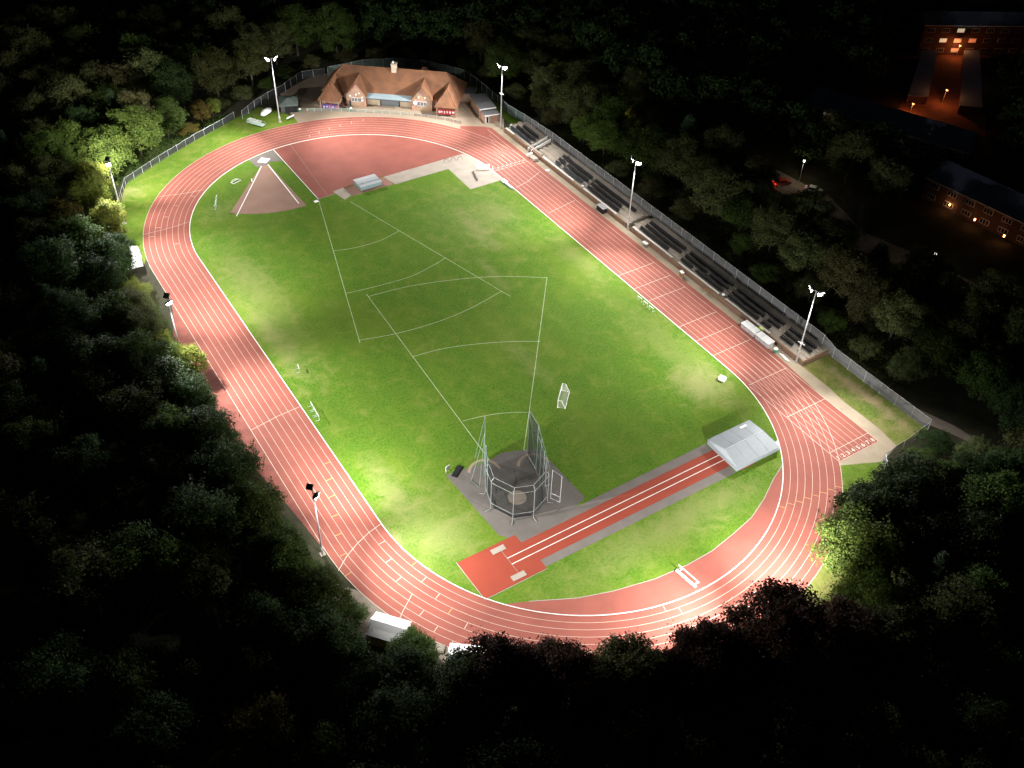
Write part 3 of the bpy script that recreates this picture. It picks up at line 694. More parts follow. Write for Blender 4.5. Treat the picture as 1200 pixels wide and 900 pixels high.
for x_ in (-1.8, 1.8):
    for s in (-1, 1): MB().tube([(x_, s * .55, .18), (x_, s * .65, .18)], .18, n=12).build('wheel', M['rubber'], tro)
for k in range(9): hurdle_at(tro, -1.9 + k * .45 + random.uniform(-.06, .06), -.3, .4, random.uniform(-.25, .25) + PI / 2, M['white_plastic'])

def bench(name, label, x, y, rz, mt, ln=1.0, group=None):
    t = thing(name, label, 'bench', (x, y, 0), rz, group)
    MB().box(-ln, -.22, .42, ln, .22, .48).build('seat', mt, t)
    MB().box(-ln, .24, .55, ln, .29, .9).build('backrest', mt, t)
    for s in (-1, 1): MB().box(s * ln * .8 - .04, -.2, .03, s * ln * .8 + .04, .2, .41).box(s * ln * .8 - .03, .2, .03, s * ln * .8 + .03, .235, .88).build('leg', M['dark_metal'], t)
    return t
bench('bench', 'white bench on the paving right beside the far floodlight base', 4.8, 91.3, math.radians(200), M['white_plastic'], 1.2)

# planters/low rail along the plaza edge
def low_fence(label, pts, h, posts, mpanel, mrail, name='low_fence', mpost=None):
    t = thing(name, label, 'fence', (0, 0, 0))
    b, r = MB(), MB()
    for i in range(len(pts) - 1):
        p, q = pts[i], pts[i + 1]
        b.quad((p[0], p[1], p[2] + .05), (q[0], q[1], q[2] + .05), (q[0], q[1], q[2] + h), (p[0], p[1], p[2] + h))
        r.tube([(p[0], p[1], p[2] + h), (q[0], q[1], q[2] + h)], .026, n=6)
    b.build('mesh_panel', mpanel, t); r.build('top_rail', mrail, t)
    d = 0
    for i in range(len(pts) - 1):
        p, q = Vector(pts[i]), Vector(pts[i + 1]); l = (q - p).length; k = max(1, round(l / posts))
        for j in range(k + (1 if i == len(pts) - 2 else 0)):
            c = p + (q - p) * j / k
            MB().tube([c + Vector((0, 0, -.05)), c + Vector((0, 0, h + .08))], .036, n=6).build('post', mpost or mrail, t)
    return t
low_fence('low green-grey rail curving along the plaza edge above the far bend', [(10.2, 92.8, 0), (13.5, 91.2, 0), (18, 88.6, 0), (23.3, 84.9, 0), (28.5, 81.0, 0), (32.6, 77.6, 0)], .9, 2.2, M['chain_dark'], M['mint'])
low_fence('pale panel rail on the plaza edge nearest the brick block', [(33.2, 77.0, 0), (36.2, 74.2, 0), (39.2, 70.9, 0), (41.9, 67.0, 0)], .9, 2.0, M['net_thin'], M['steel'])

def bin_(label, x, y, m, h=1.0, r=.3):
    t = thing('litter_bin', label, 'bin', (x, y, 0))
    MB().tube([(0, 0, .02), (0, 0, h * .82)], r * .85, r, 12).build('body', m, t)
    MB().tube([(0, 0, h * .83), (0, 0, h)], r * 1.08, r * .6, 12).build('lid', M['white_plastic'] if m is M['green_plastic'] else m, t)
bin_('green bin on the plaza edge nearest the dark hut', 8.5, 93.6, M['green_plastic'])
bin_('green bin on the plaza edge in front of the grey roller shutter', 20.3, 87.6, M['green_plastic'])
bin_('green bin on the terrace at the foot of the ringed floodlight mast', 51.2, 57.6, M['green_plastic'], 1.9)

# tractor and bystander at the pavilion
tr = thing('tractor', 'small dark tractor parked between the kiosk wing and the brick gable', 'tractor', (19.6, 91.0, 0), math.radians(-120))
MB().box(-.5, -.35, .55, 1.3, .35, 1.15).build('bonnet', M['tractor_red'], tr)
b = MB(); b.box(-1.1, -.6, .7, -.45, .6, 1.1)
for a in (-1.05, -.45):
    for s in (-.55, .55): b.tube([(a, s, 1.1), (a, s, 2.1)], .04)
b.box(-1.15, -.65, 2.1, -.3, .65, 2.2); b.build('cab', M['black'], tr)
for (wx, r) in ((-.8, .65), (.95, .42)):
    for s in (-1, 1):
        w = MB().tube([(wx, s * .62, r), (wx, s * .9, r)], r, n=16).build('wheel', M['rubber'], tr)
        MB().tube([(wx, s * .9, r), (wx, s * .93, r)], r * .45, n=12).build('rim', M['tape'], w)

def person(label, x, y, rz, top, legs):
    t = thing('person', label, 'person', (x, y, 0), rz)
    me = bpy.data.meshes.new('body')
    J = [(0, 0, .95, .15), (0, 0, 1.25, .17), (0, 0, 1.45, .15), (0, 0, 1.55, .06), (0, .01, 1.66, .095), (0, .01, 1.76, .07),
         (.2, 0, 1.42, .065), (.26, .02, 1.15, .05), (.27, .1, .9, .04), (-.2, 0, 1.42, .065), (-.26, .02, 1.15, .05), (-.27, .1, .9, .04),
         (.1, 0, .85, .1), (.11, .02, .48, .07), (.11, -.02, .08, .05), (.11, .13, .04, .04), (-.1, 0, .85, .1), (-.11, .05, .48, .07), (-.11, .04, .08, .05), (-.11, .19, .04, .04)]
    Ed = [(0, 1), (1, 2), (2, 3), (3, 4), (4, 5), (2, 6), (6, 7), (7, 8), (2, 9), (9, 10), (10, 11), (0, 12), (12, 13), (13, 14), (14, 15), (0, 16), (16, 17), (17, 18), (18, 19)]
    me.from_pydata([j[:3] for j in J], Ed, [])
    o = bpy.data.objects.new('body', me); COL.objects.link(o); o.parent = t
    md = o.modifiers.new('skin', 'SKIN'); 
    sv = me.skin_vertices[0].data if me.skin_vertices else None
    if sv is None:
        bm = bmesh.new(); bm.from_mesh(me); bm.verts.layers.skin.verify(); bm.to_mesh(me); bm.free(); sv = me.skin_vertices[0].data
    for i, j in enumerate(J): sv[i].radius = (j[3], j[3]); sv[i].use_root = (i == 0)
    s2 = o.modifiers.new('sub', 'SUBSURF'); s2.levels = 1; s2.render_levels = 1
    me.materials.append(legs)
    b = MB(); b.tube([(0, 0, .92), (0, 0, 1.2), (0, 0, 1.5)], .215, .19, 12)
    for s in (-1, 1): b.tube([(s * .19, 0, 1.46), (s * .265, .02, 1.16)], .09, .08, 8)
    b.build('jacket', top, t, smooth=True)
    b = MB(); b.tube([(0, -.01, 1.70), (0, -.01, 1.8)], .105, .05, 10); b.build('hair', M['cloth_dark'], t)
person('person in a bright yellow jacket standing by the corner of the pavilion', 44.3, 75.5, math.radians(140), M['hivis'], M['cloth_dark'])
person('person in dark clothes standing beside the parked tractor', 21.4, 90.2, math.radians(190), M['cloth_dark'], M['cloth_dark'])

# ------------------------------------------------------------------ seating terrace
ter = thing('seating_terrace', 'long stepped concrete seating terrace behind a brown brick retaining wall beside the home straight', 'terrace', (0, 0, 0))
SEG = [(58.2, 47.6), (46.2, 38.8), (38.4, 6.2), (5.4, -48.7)]
b = MB()
for (ya, yb) in ((58.2, 47.4), (46.0, 6.4), (5.2, -48.7)): b.box(49.25, yb, 0, 49.5, ya, .95)
b.box(49.5, -48.9, 0, 56.6, -48.7, 1.05)
b.build('retaining_wall', M['wall_brick'], ter)
b = MB()
for (ya, yb) in ((58.2, 47.4), (46.0, 6.4), (5.2, -48.7)): b.box(49.21, yb, .953, 49.55, ya, 1.02)
b.box(49.5, -48.95, 1.053, 56.6, -48.65, 1.11)
b.build('wall_coping', M['wood'], ter)
b = MB()
for (ya, yb) in ((58.1, 47.5), (45.9, 6.5), (5.1, -48.68)):
    b.box(49.51, yb, 0, 50.9, ya, .80); b.box(50.9, yb, 0, 52.2, ya, 1.08); b.box(52.2, yb, 0, 53.5, ya, 1.36); b.box(53.5, yb, 0, 54.4, ya, 1.62); b.box(54.4, yb, 0, 56.1, ya, 1.2)
b.box(49.9, 45.95, 0, 55.9, 47.35, .3); b.box(51.4, 5.25, 0, 55.9, 6.35, .5)
b.build('step', M['concrete2'], ter)
b = MB()
for (ya, yb) in ((58.1, 47.5), (45.9, 28), (24, 11), (4.8, -9), (-11, -24), (-26, -39)):
    b.box(49.75, yb, .803, 50.2, ya, .95)
b.build('front_ledge', M['tape'], ter)
def seat_mesh():
    b = MB()
    b.obox((-.02, 0, .42), (.24, 0, .02), (0, .215, 0), (0, 0, .03)); b.obox((.24, 0, .68), (.025, 0, .0), (0, .215, 0), (.05, 0, .25))
    return b
sm = seat_mesh()
seat_me = bpy.data.meshes.new('seat'); seat_me.from_pydata(sm.v, [], sm.f); seat_me.materials.append(M['seat'])
seat_me2 = seat_me.copy(); seat_me2.materials.clear(); seat_me2.materials.append(M['seat_blue'])
ROWS = {0: (50.75, .95 - .0, .8), 1: (52.05, 0, 1.08), 2: (53.35, 0, 1.36)}
BAYS = [('the end bay by the ringed floodlight mast', 57.6, 47.9, [(57.6, 48.2), (56.6, 47.9), (55.8, 48.4)]),
        ('the bay just past the tunnel steps', 38.0, 24.9, [(37.4, 25.5), (37.6, 25.0), (38.0, 25.2)]),
        ('the fourth bay beside the dark kerbside cabinet', 24.3, 8.4, [(24.1, 11.2), (24.2, 12.0), (24.3, 8.4)]),
        ('the bay next to the middle floodlight mast', 3.9, -9.3, [(3.9, -6.6), (3.6, -9.3), (3.8, -9.1)]),
        ('the long bay behind the small kerbside table', -10.0, -24.4, [(-10.6, -24.2), (-10.2, -24.4), (-10.0, -24.4)]),
        ('the bay behind the white storage boxes', -25.6, -39.4, [(-25.6, -38.2), (-25.4, -39.4), (-25.0, -39.4)]),
        ('the short bay at the near end of the terrace', -41.0, -48.0, [(-41.0, -44.4), (-40.6, -48.0), (-40.2, -47.8)])]
for bi, (where, _, _, rows) in enumerate(BAYS):
    for ri, (ya, yb) in enumerate(rows):
        rx, _, rz = ROWS[ri]
        t = thing('seat_row', ('front', 'middle', 'back')[ri] + ' row of black seats in ' + where, 'seats', (rx, (ya + yb) / 2, rz), 0, 'rows of seats on the terrace')
        h = (ya - yb) / 2
        MB().tube([(.05, -h, .3), (.05, h, .3)], .035, n=6).build('beam', M['steel'], t)
        k = int((ya - yb) / .48); gap = random.randrange(3, k - 2) if k > 20 and ri < 2 and bi in (1, 4, 5) else -9
        for j in range(k):
            if j in (gap, gap + 1): continue
            blue = bi in (0, 1) and ri == 0
            o = bpy.data.objects.new('seat', seat_me2 if blue else seat_me); COL.objects.link(o); o.parent = t
            o.location = (0, -h + .24 + j * .48, 0)

# steel steps and footbridge over the tunnel in the terrace
st = thing('steel_stairs', 'pale concrete stairway with side walls cutting up through the terrace to the fence', 'stairs', (0, 0, 0))
b = MB()
for i in range(8): b.box(49.6 + i * .62, 45.98 - .9, .3 + i * .2 - .2, 49.6 + (i + 1) * .62, 45.98 + .9 - .55, .3 + i * .2)
b.build('flight', M['concrete'], st)
b = MB(); b.add([(49.3, 45.98 + .4, .4), (54.8, 45.98 + .4, 2.1), (54.8, 45.98 + .4, 2.9), (49.3, 45.98 + .4, 1.2)], [(0, 1, 2, 3)])
for yy in (46.35, 44.9): b.add([(49.0, yy, .2), (54.8, yy, 1.9), (54.8, yy, 2.75), (49.0, yy, 1.05), (49.0, yy + .15, .2), (54.8, yy + .15, 1.9), (54.8, yy + .15, 2.75), (49.0, yy + .15, 1.05)], [(0, 1, 2, 3), (7, 6, 5, 4), (3, 2, 6, 7), (0, 3, 7, 4), (1, 5, 6, 2)])
b.build('side_wall', M['tape'], st)
wb = thing('white_barrier', 'long white barrier along the wall top at the foot of the terrace stairway', 'barrier', (49.85, 46.6, .8))
MB().box(-.3, -5.0, .15, .3, 7.2, .5).build('panel', M['concrete'], wb)
b = MB()
for yy in (-4.4, 0, 4.4): b.box(-.12, yy - .1, 0, .12, yy + .1, .149)
b.build('foot', M['steel'], wb)
bx = thing('white_barrier', 'white hand rail beside the fence above the empty part of the terrace', 'barrier', (54.6, 41.2, 1.2))
MB().box(-.15, -4.3, .3, .15, 3.0, .8).build('panel', M['concrete'], bx)
MB().box(-.05, -4.1, 0, .05, -3.9, .299).box(-.05, 2.6, 0, .05, 2.8, .299).build('foot', M['steel'], bx)

# kerbside things along the terrace wall
def table(label, x, y, rz, m):
    t = thing('table', label, 'table', (x, y, .012), rz)
    MB().box(-.7, -.4, .7, .7, .4, .76).build('tabletop', m, t)
    for a in (-.6, .6):
        for s in (-.3, .3): MB().tube([(a, s, 0), (a, s, .7)], .03).build('leg', M['dark_metal'], t)
table('white folding table against the terrace wall near the middle floodlight', 48.6, -1.4, PI / 2, M['white_plastic'])
tb = thing('lectern', 'upright pinkish wooden stand facing the track beside the terrace wall', 'stand', (48.1, -14.4, .012), math.radians(80))
MB().box(-.5, -.3, 0, .5, .3, 1.05).build('body', M['wood'], tb); MB().box(-.55, -.38, 1.06, .55, .38, 1.12).build('top', M['white_plastic'], tb)
table('bare wooden bench table beside the terrace wall behind the sprint lanes', 48.7, -21.6, PI / 2, M['wood'])
cb = thing('kerbside_cabinet', 'dark boxy timing cabinet standing against the terrace wall', 'cabinet', (48.5, 14.6, .012), 0)
MB().box(-.6, -1.2, .1, .6, 1.2, 1.35).build('body', M['black'], cb); MB().box(-.65, -1.25, 1.36, .65, 1.25, 1.42).build('lid', M['steel'], cb)
MB().box(-.5, -1.0, 0, -.3, 1.0, .095).box(.3, -1.0, 0, .5, 1.0, .095).build('skid', M['dark_metal'], cb)
b0 = thing('wall_platform', 'small concrete landing with a pale lid at the foot of the terrace stairway', 'platform', (48.2, 42.6, .012), 0)
MB().box(-.7, -1.1, 0, .7, 1.1, .55).build('block', M['concrete2'], b0); MB().obox((-.2, 1.5, .75), (.9, .1, 0), (0, .28, 0), (0, 0, .05)).build('lid', M['tape'], b0)
wc = tag(MB().box(47.6, 35.7, .013, 48.4, 36.5, .16).box(47.75, 35.85, .16, 48.25, 36.35, .22).build('white_crate', M['white_plastic']), 'small white lidded crate on the beige path past the stairway', 'crate')
sb = None
for i, (y0, y1, lab) in enumerate(((-33.8, -36.2, 'white-topped storage box at the far end of the row by the sprint lanes'), (-36.3, -37.7, 'second white-topped storage box of the row, next to the far end'), (-37.9, -39.2, 'small third white-topped storage box of the row by the terrace wall'), (-39.3, -41.7, 'white-topped storage box at the near end of the row by the green bin'))):
    t = thing('storage_box', lab, 'storage box', (47.9, (y0 + y1) / 2, .012), 0, 'storage boxes beside the terrace wall')
    h = (y0 - y1) / 2
    MB().box(-.75, -h + .04, 0, .75, h - .04, 1.05).build('body', M['steel'], t)
    MB().obox((0, 0, 1.13), (.8, 0, .06), (0, h, 0), (0, 0, .06)).build('lid', M['white_plastic'], t)
    MB().box(-.78, -.15, .7, -.755, .15, .8).build('latch', M['dark_metal'], t)
bin_('green bin next to the row of white-topped storage boxes', 47.6, -43.2, M['green_plastic'], 1.15, .42)
hv = tag(MB().tube([(49.2, -36.8, 1.0), (49.3, -37.2, 1.3), (49.2, -37.8, 1.05)], .22, .15, 8).build('yellow_jacket', M['hivis']), 'yellow jacket draped on the terrace wall behind the storage boxes', 'jacket')
sg = thing('hurdle_stack', 'flat stack of white hurdle bars on the path near the terrace end', 'hurdles', (47.9, -45.4, .012), math.radians(80))
for k in range(5): MB().box(-1.2 + k * .12, -.5 + k * .16, .02 + .05 * k, 1.0 + k * .12, -.4 + k * .16, .068 + .05 * k).build('bar', M['white_plastic'], sg)
bin_('green and white bin standing in the aisle between two long seat bays', 50.4, -24.9, M['green_plastic'], 1.3, .35)
bin_('green bin on the front step near the dark kerbside cabinet', 50.3, 24.7, M['green_plastic'], 1.2, .35)

# ------------------------------------------------------------------ fences
low_fence('tall chain link fence with pale posts running behind the terrace and along the near verge', [(56.2, 59, .2), (56.0, 46, 1.1), (56.0, 24, 1.2), (56.0, -8, 1.2), (56.0, -47, 1.1), (56.0, -50, .1), (56.0, -58, 0), (56.1, -73, 0)], 2.5, 3.4, M['chain'], M['steel'], 'chain_link_fence')
low_fence('chain link fence closing off the sprint start end beside the dark bushes', [(56.0, -73.1, 0), (48.5, -73.9, 0), (43.0, -74.3, 0), (41.0, -76.6, 0)], 2.2, 4.2, M['chain'], M['steel'], 'chain_link_fence')
low_fence('greenish mesh fence curving round behind the pavilion', [(56.2, 59.2, .2), (55.4, 66, .2), (56.0, 72, 0), (56.6, 84, 0), (56.2, 90, 0), (53.5, 95, 0), (49, 101.5, 0), (42.6, 106.5, 0), (34.5, 109.5, 0), (24, 110, 0)], 2.5, 3.2, M['chain_dark'], M['steel'], 'mesh_fence')
low_fence('low mesh fence with pale posts along the wooded edge of the far bend', [(-47, 66, 0), (-41, 79.5, 0), (-31, 85.8, 0), (-20.3, 91.9, 0), (-11.3, 96.3, 0), (-7.5, 98.6, 0)], 1.7, 3.2, M['net_thin'], M['steel'], 'mesh_fence')
low_fence('short dark mesh fence near the white-sheeted trailer', [(-5.8, 97.2, 0), (-1, 101, 0), (4, 104, 0), (10, 106.5, 0)], 2.2, 3.0, M['net_thin'], M['steel'], 'mesh_fence')
low_fence('dark courtyard fence at the unlit side of the pavilion', [(10, 107, 0), (17, 111.5, 0), (23, 110.2, 0)], 2.2, 2.6, M['net_thin'], M['steel'], 'mesh_fence')

# ------------------------------------------------------------------ hammer cage
cage = thing('hammer_cage', 'tall netted hammer throwing cage with two high front gates over a round pale circle', 'throwing cage', (-15.1, -48.9, ZS), math.radians(-21))
# local y is the throwing direction
ring = [(-4.5, 1.4), (-4.2, -1.6), (-1.5, -4.2), (1.5, -4.2), (4.1, -1.7), (4.5, 1.4)]
CH = 7.2
for (px, py) in ring:
    d = Vector((px, py, 0)).normalized()
    MB().tube([(px + d.x * .55, py + d.y * .55, 0), (px + d.x * .5, py + d.y * .5, CH - .5), (px + d.x * .1, py + d.y * .1, CH), (px, py, CH)], .05, n=7).tube([(px + d.x * .55, py + d.y * .55, .1), (px + d.x * 1.5, py + d.y * 1.5, .1)], .05, n=6).build('post', M['cage_steel'], cage)
b = MB()
for zz in (CH, CH - .9, 1.5):
    k = .5 if zz < CH else 0
    for i in range(5):
        p, q = Vector((*ring[i], 0)), Vector((*ring[i + 1], 0)); p += p.normalized() * k; q += q.normalized() * k
        b.tube([(p.x, p.y, zz), (q.x, q.y, zz)], .04, n=6)
b.build('rail', M['cage_steel'], cage)
b = MB()
for i in range(5):
    p, q = Vector(ring[i]), Vector(ring[i + 1])
    for a in range(4):
        p0 = p + (q - p) * a / 4; p1 = p + (q - p) * (a + 1) / 4
        sag = lambda t: 1 - .07 * math.sin(PI * t)
        for c in range(6):
            z0, z1 = .05 + (CH - .05) * c / 6, .05 + (CH - .05) * (c + 1) / 6
            f0 = 1 - .06 * math.sin(PI * z0 / CH); f1 = 1 - .06 * math.sin(PI * z1 / CH)
            b.quad((p0.x * f0, p0.y * f0, z0), (p1.x * f0, p1.y * f0, z0), (p1.x * f1, p1.y * f1, z1), (p0.x * f1, p0.y * f1, z1))
b.build('net', M['net'], cage)
MB().tube([(ring[i][0] * .97, ring[i][1] * .97, .12) for i in range(6)], .16, n=6).build('net_hem', M['black'], cage)
GH = 10.2
for s in (-1, 1):
    hx, hy, gx, gy = s * 4.4, 5.6, s * 3.7, 9.3
    g = MB()
    for (px, py, hh) in ((s * 4.6, 1.8, 8.2), (s * 4.55, 3.7, 9.2), (hx, hy, 9.8)): g.tube([(px, py, 0), (px, py, hh)], .07, n=6)
    for zz in (8.0, 4.0): g.tube([(s * 4.6, 1.8, zz), (hx, hy, zz)], .04, n=6)
    g.build('gate_mast', M['cage_green'], cage)
    f = MB()
    f.tube([(hx, hy, .1), (hx, hy, GH)], .06, n=6); f.tube([(gx, gy, .1), (gx, gy, GH)], .06, n=6); f.tube([(hx, hy, GH), (gx, gy, GH)], .05, n=6); f.tube([(hx, hy, .1), (gx, gy, .1)], .05, n=6); f.tube([(hx, hy, .2), (gx, gy, GH)], .03, n=5)
    f.tube([(gx, gy, GH), (gx + s * 1.6, gy + .6, .05)], .035, n=5); f.tube([(hx, hy, GH), (hx + s * 2.3, hy - .6, .05)], .035, n=5); f.tube([(hx, hy, GH), (hx + s * 1.3, hy - 2.4, .05)], .035, n=5)
    f.tube([(hx + s * 2.3, hy - .6, .08), (hx + s * 1.3, hy - 2.4, .08)], .035, n=5); f.tube([(hx, hy, 3.4), (hx + s * 1.5, hy - .4, 3.4)], .03, n=5); f.tube([(hx, hy, 6.6), (hx + s * .8, hy - .2, 6.6)], .03, n=5)
    f.build('gate_frame', M['cage_green'], cage)
    b = MB()
    for a in range(3):
        t0, t1 = a / 3, (a + 1) / 3
        b.quad((hx + (gx - hx) * t0, hy + (gy - hy) * t0, .1), (hx + (gx - hx) * t1, hy + (gy - hy) * t1, .1), (hx + (gx - hx) * t1, hy + (gy - hy) * t1, GH), (hx + (gx - hx) * t0, hy + (gy - hy) * t0, GH))
    b.quad((s * 4.6, 1.8, .05), (hx, hy, .05), (hx, hy, 9.6), (s * 4.6, 1.8, 8.0))
    b.quad((s * 4.3, 1.2, .05), (s * 4.6, 1.8, .05), (s * 4.6, 1.8, 8.0), (s * 4.3, 1.2, 7.2))
    b.build('gate_net', M['net_dark'], cage)
# white side frame leaning on the cage
b = MB(); b.tube([(5.3, -1.2, .15), (5.3, -1.2, 6.8), (6.6, -2.3, 6.2), (6.6, -2.3, .1), (5.3, -1.2, .15)], .06, n=6); b.tube([(5.3, -1.2, 1.3), (6.6, -2.3, 1.3)], .05, n=6); b.build('side_frame', M['steel'], cage)
structure(MB().disc(-15.1, -48.9, 1.55, ZS + .012, 40).build('hammer_circle', M['circle']))
b = MB()
ca, sa = math.cos(math.radians(-21)), math.sin(math.radians(-21))
def cw(x, y): return (-15.1 + x * ca - y * sa, -48.9 + x * sa + y * ca)
for s in (-1, 1):
    pts = [cw(s * 4.2 + 2.6 * math.cos(a), 6.4 + 2.8 * math.sin(a)) for a in np.linspace(math.radians(8), math.radians(172), 22)]
    b.ribbon(pts, .5, ZS + .008)
structure(b.build('gate_track', M['plaza']))
t = thing('notice_board', 'small white notice board on the grass at the corner of the hammer cage pad', 'sign', (-22.0, -38.2, Z_INF), math.radians(15))
MB().box(-.45, -.04, .5, .45, .04, 1.5).build('board', M['white_plastic'], t)
for s in (-.35, .35): MB().tube([(s, 0, 0), (s, 0, .5)], .04).build('leg', M['steel'], t)
tag(MB().obox((-20.6, -38.9, ZS + .1), (1.05, .75, 0), (-.28, .4, 0), (0, 0, .08)).obox((-20.6, -38.9, ZS + .2), (.95, .68, 0), (-.2, .29, 0), (0, 0, .02)).build('rubber_mat', M['black']), 'dark rolled rubber mat lying on the pad corner beside the notice board', 'mat')

# ------------------------------------------------------------------ jump covers
pvc = thing('vault_bed_cover', 'large grey gabled cover over the pole vault bed at the end of the red runway', 'cover', (24.6, -59.3, Z_INF))
hx, hy = 4.9, 3.9
b = MB(); b.box(-hx + .1, -hy + .1, .02, hx - .1, hy - .1, 1.0); b.build('side', M['cover'], pvc)
b = MB(); zr, ze = 1.85, 1.02
b.quad((-hx, -hy, ze), (hx, -hy, ze), (hx - .5, 0, zr), (-hx + .5, 0, zr)); b.quad((hx, hy, ze), (-hx, hy, ze), (-hx + .5, 0, zr), (hx - .5, 0, zr))
b.tri((hx, -hy, ze), (hx, hy, ze), (hx - .5, 0, zr)); b.tri((-hx, hy, ze), (-hx, -hy, ze), (-hx + .5, 0, zr))
b.quad((-hx, hy, ze - .003), (hx, hy, ze - .003), (hx, -hy, ze - .003), (-hx, -hy, ze - .003))
rf = b.build('roof', M['cover'], pvc)
MB().tube([(-hx + .5, 0, zr + .01), (hx - .5, 0, zr + .01)], .06, n=6).build('ridge_strip', M['cover_light'], rf)
b = MB()
for xx in (-2.4, 0, 2.4): b.tube([(xx, -hy, ze + .01), (xx, 0, zr + .01)], .025, n=5); b.tube([(xx, hy, ze + .01), (xx, 0, zr + .01)], .025, n=5)
b.build('seam', M['cover'], rf)
MB().obox((2.6, 3.0, 1.26), (.7, 0, 0), (0, .22, -.045), (0, .01, .04)).build('hatch_label', M['white_plastic'], rf)
wsh = tag(MB().obox((29.9, -62.2, .2), (.5, .6, 0), (-.25, .2, 0), (0, 0, .16)).obox((30.2, -61.9, .41), (.3, .36, 0), (-.15, .12, 0), (0, 0, .05)).build('white_crate', M['white_plastic']), 'white crate tucked behind the corner of the large grey cover by the kerb', 'crate')
hj = thing('jump_bed_cover', 'silver-topped teal cover over the high jump bed at the edge of the red fan', 'cover', (7.6, 51.9, ZS))
hx, hy = 2.75, 2.0
MB().box(-hx, -hy, .03, hx, hy, .95).build('side', M['teal'], hj)
b = MB(); zr, ze = 1.35, .96
b.quad((-hx - .05, -hy - .05, ze), (hx + .05, -hy - .05, ze), (hx - .2, .3, zr), (-hx + .2, .3, zr)); b.quad((hx + .05, hy + .05, ze), (-hx - .05, hy + .05, ze), (-hx + .2, .3, zr), (hx - .2, .3, zr))
b.tri((hx + .05, -hy - .05, ze), (hx + .05, hy + .05, ze), (hx - .2, .3, zr)); b.tri((-hx - .05, hy + .05, ze), (-hx - .05, -hy - .05, ze), (-hx + .2, .3, zr))
b.build('top', M['cover_light'], hj)
b = MB(); b.tube([(-hx, -.9, 1.2), (hx, -.9, 1.2)], .05); b.build('strap', M['teal'], hj)

# steeplechase barrier
sb = thing('steeplechase_barrier', 'heavy white water jump barrier across the inner lane of the near bend', 'barrier', (-1.5, -75.85, Z_TR), math.radians(97))
MB().box(-2.1, -.07, .76, 2.1, .07, .9).build('beam', M['white_plastic'], sb)
for s in (-1.6, 1.6):
    MB().box(s - .07, -.06, .06, s + .07, .06, .757).box(s - .09, -.6, 0, s + .09, .6, .058).build('leg', M['white_plastic'], sb)
MB().box(-2.0, .25, .006, 2.0, .75, .2).build('pit_board', M['white_plastic'], sb)
MB().box(-.9, -.075, .78, -.5, -.072, .88).box(.5, -.075, .78, .9, -.072, .88).build('marking', M['dark_metal'], sb)

# goal
gl = thing('football_goal', 'small white portable football goal with a net standing on the infield', 'goal', (4.3, -32.9, Z_INF), math.radians(46))
b = MB(); w, d, h = 2.3, 1.4, 1.8
b.tube([(-w, 0, 0), (-w, 0, h), (w, 0, h), (w, 0, 0)], .075, n=8)
for s in (-1, 1): b.tube([(s * w, 0, h), (s * w, -.6, h), (s * w, -d, .05), (s * w, 0, .05)], .05, n=6)
b.tube([(-w, -d, .05), (w, -d, .05)], .05, n=6); b.build('frame', M['white_plastic'], gl)
b = MB(); b.quad((-w, -d, .05), (w, -d, .05), (w, -.6, h), (-w, -.6, h)); b.quad((-w, -.6, h), (w, -.6, h), (w, 0, h), (-w, 0, h))
for s in (-1, 1): b.add([(s * w, 0, .05), (s * w, 0, h), (s * w, -.6, h), (s * w, -d, .05)], [(0, 1, 2, 3)])
b.build('net', M['white_net'], gl)

# hurdles, boards and benches left on the grass
def hurdle(label, x, y, rz, group='hurdles left on the infield', z=Z_INF):
    t = thing('hurdle', label, 'hurdle', (x, y, z), rz, group)
    for s in (-.55, .55):
        MB().tube([(s, 0, .0), (s, 0, 1.0)], .03, n=6).tube([(s, 0, .04), (s, .7, .04)], .03, n=6).build('leg', M['mint'], t)
    MB().box(-.62, -.03, .93, .62, .03, 1.07).build('bar', M['white_plastic'], t)
hurdle('single hurdle standing on the grass facing the middle of the back straight', -32.9, -1.8, math.radians(80))
hurdle('hurdle at the far end of the row of three beside the back straight kerb', -34.9, -12.3, math.radians(85))
hurdle('middle hurdle of the row of three beside the back straight kerb', -35.0, -13.8, math.radians(85))
hurdle('hurdle at the near end of the row of three beside the back straight kerb', -35.1, -15.3, math.radians(85))
for i, (lab, y) in enumerate((('farthest', -16.9), ('middle', -18.8), ('nearest', -20.6))):
    hurdle(lab + ' of the three hurdles on the grass beside the home straight kerb', 35.0, y, math.radians(-85))
for i, (lab, x, y) in enumerate((('top', -25.2, 62.6), ('middle', -25.9, 61.0), ('lowest', -26.6, 59.4))):
    hurdle(lab + ' of the three hurdles on the grass left of the shot put sector', x, y, math.radians(60))
t = thing('marker_frame', 'low white frame lying on the grass above the three hurdles by the shot put sector', 'frame', (-18.6, 68.2, Z_INF), math.radians(20))
b = MB(); b.tube([(-1.1, -.5, .1), (1.1, -.5, .1), (1.1, .5, .1), (-1.1, .5, .1), (-1.1, -.5, .1)], .07, n=6); b.tube([(-1.1, 0, .1), (-1.1, 0, .75), (.3, 0, .75)], .06, n=6); b.build('tube', M['white_plastic'], t)
t = thing('distance_marker', 'small white distance board at the edge of the shot put sector', 'sign', (-15.3, 66.6, Z_INF), math.radians(70))
MB().box(-.5, -.1, .05, .5, .1, .45).build('board', M['white_plastic'], t)
t = thing('white_box', 'white square box on the grass inside the home straight kerb', 'box', (33.4, -44.0, Z_INF), math.radians(20))
MB().box(-.5, -.6, 0, .5, .6, .5).build('body', M['white_plastic'], t); MB().box(-.55, -.65, .503, .55, .65, .56).build('lid', M['white_plastic'], t)
t = thing('white_box', 'flat white box at the kerb end of the pale jump runway', 'box', (36.1, 36.9, Z_INF), math.radians(4))
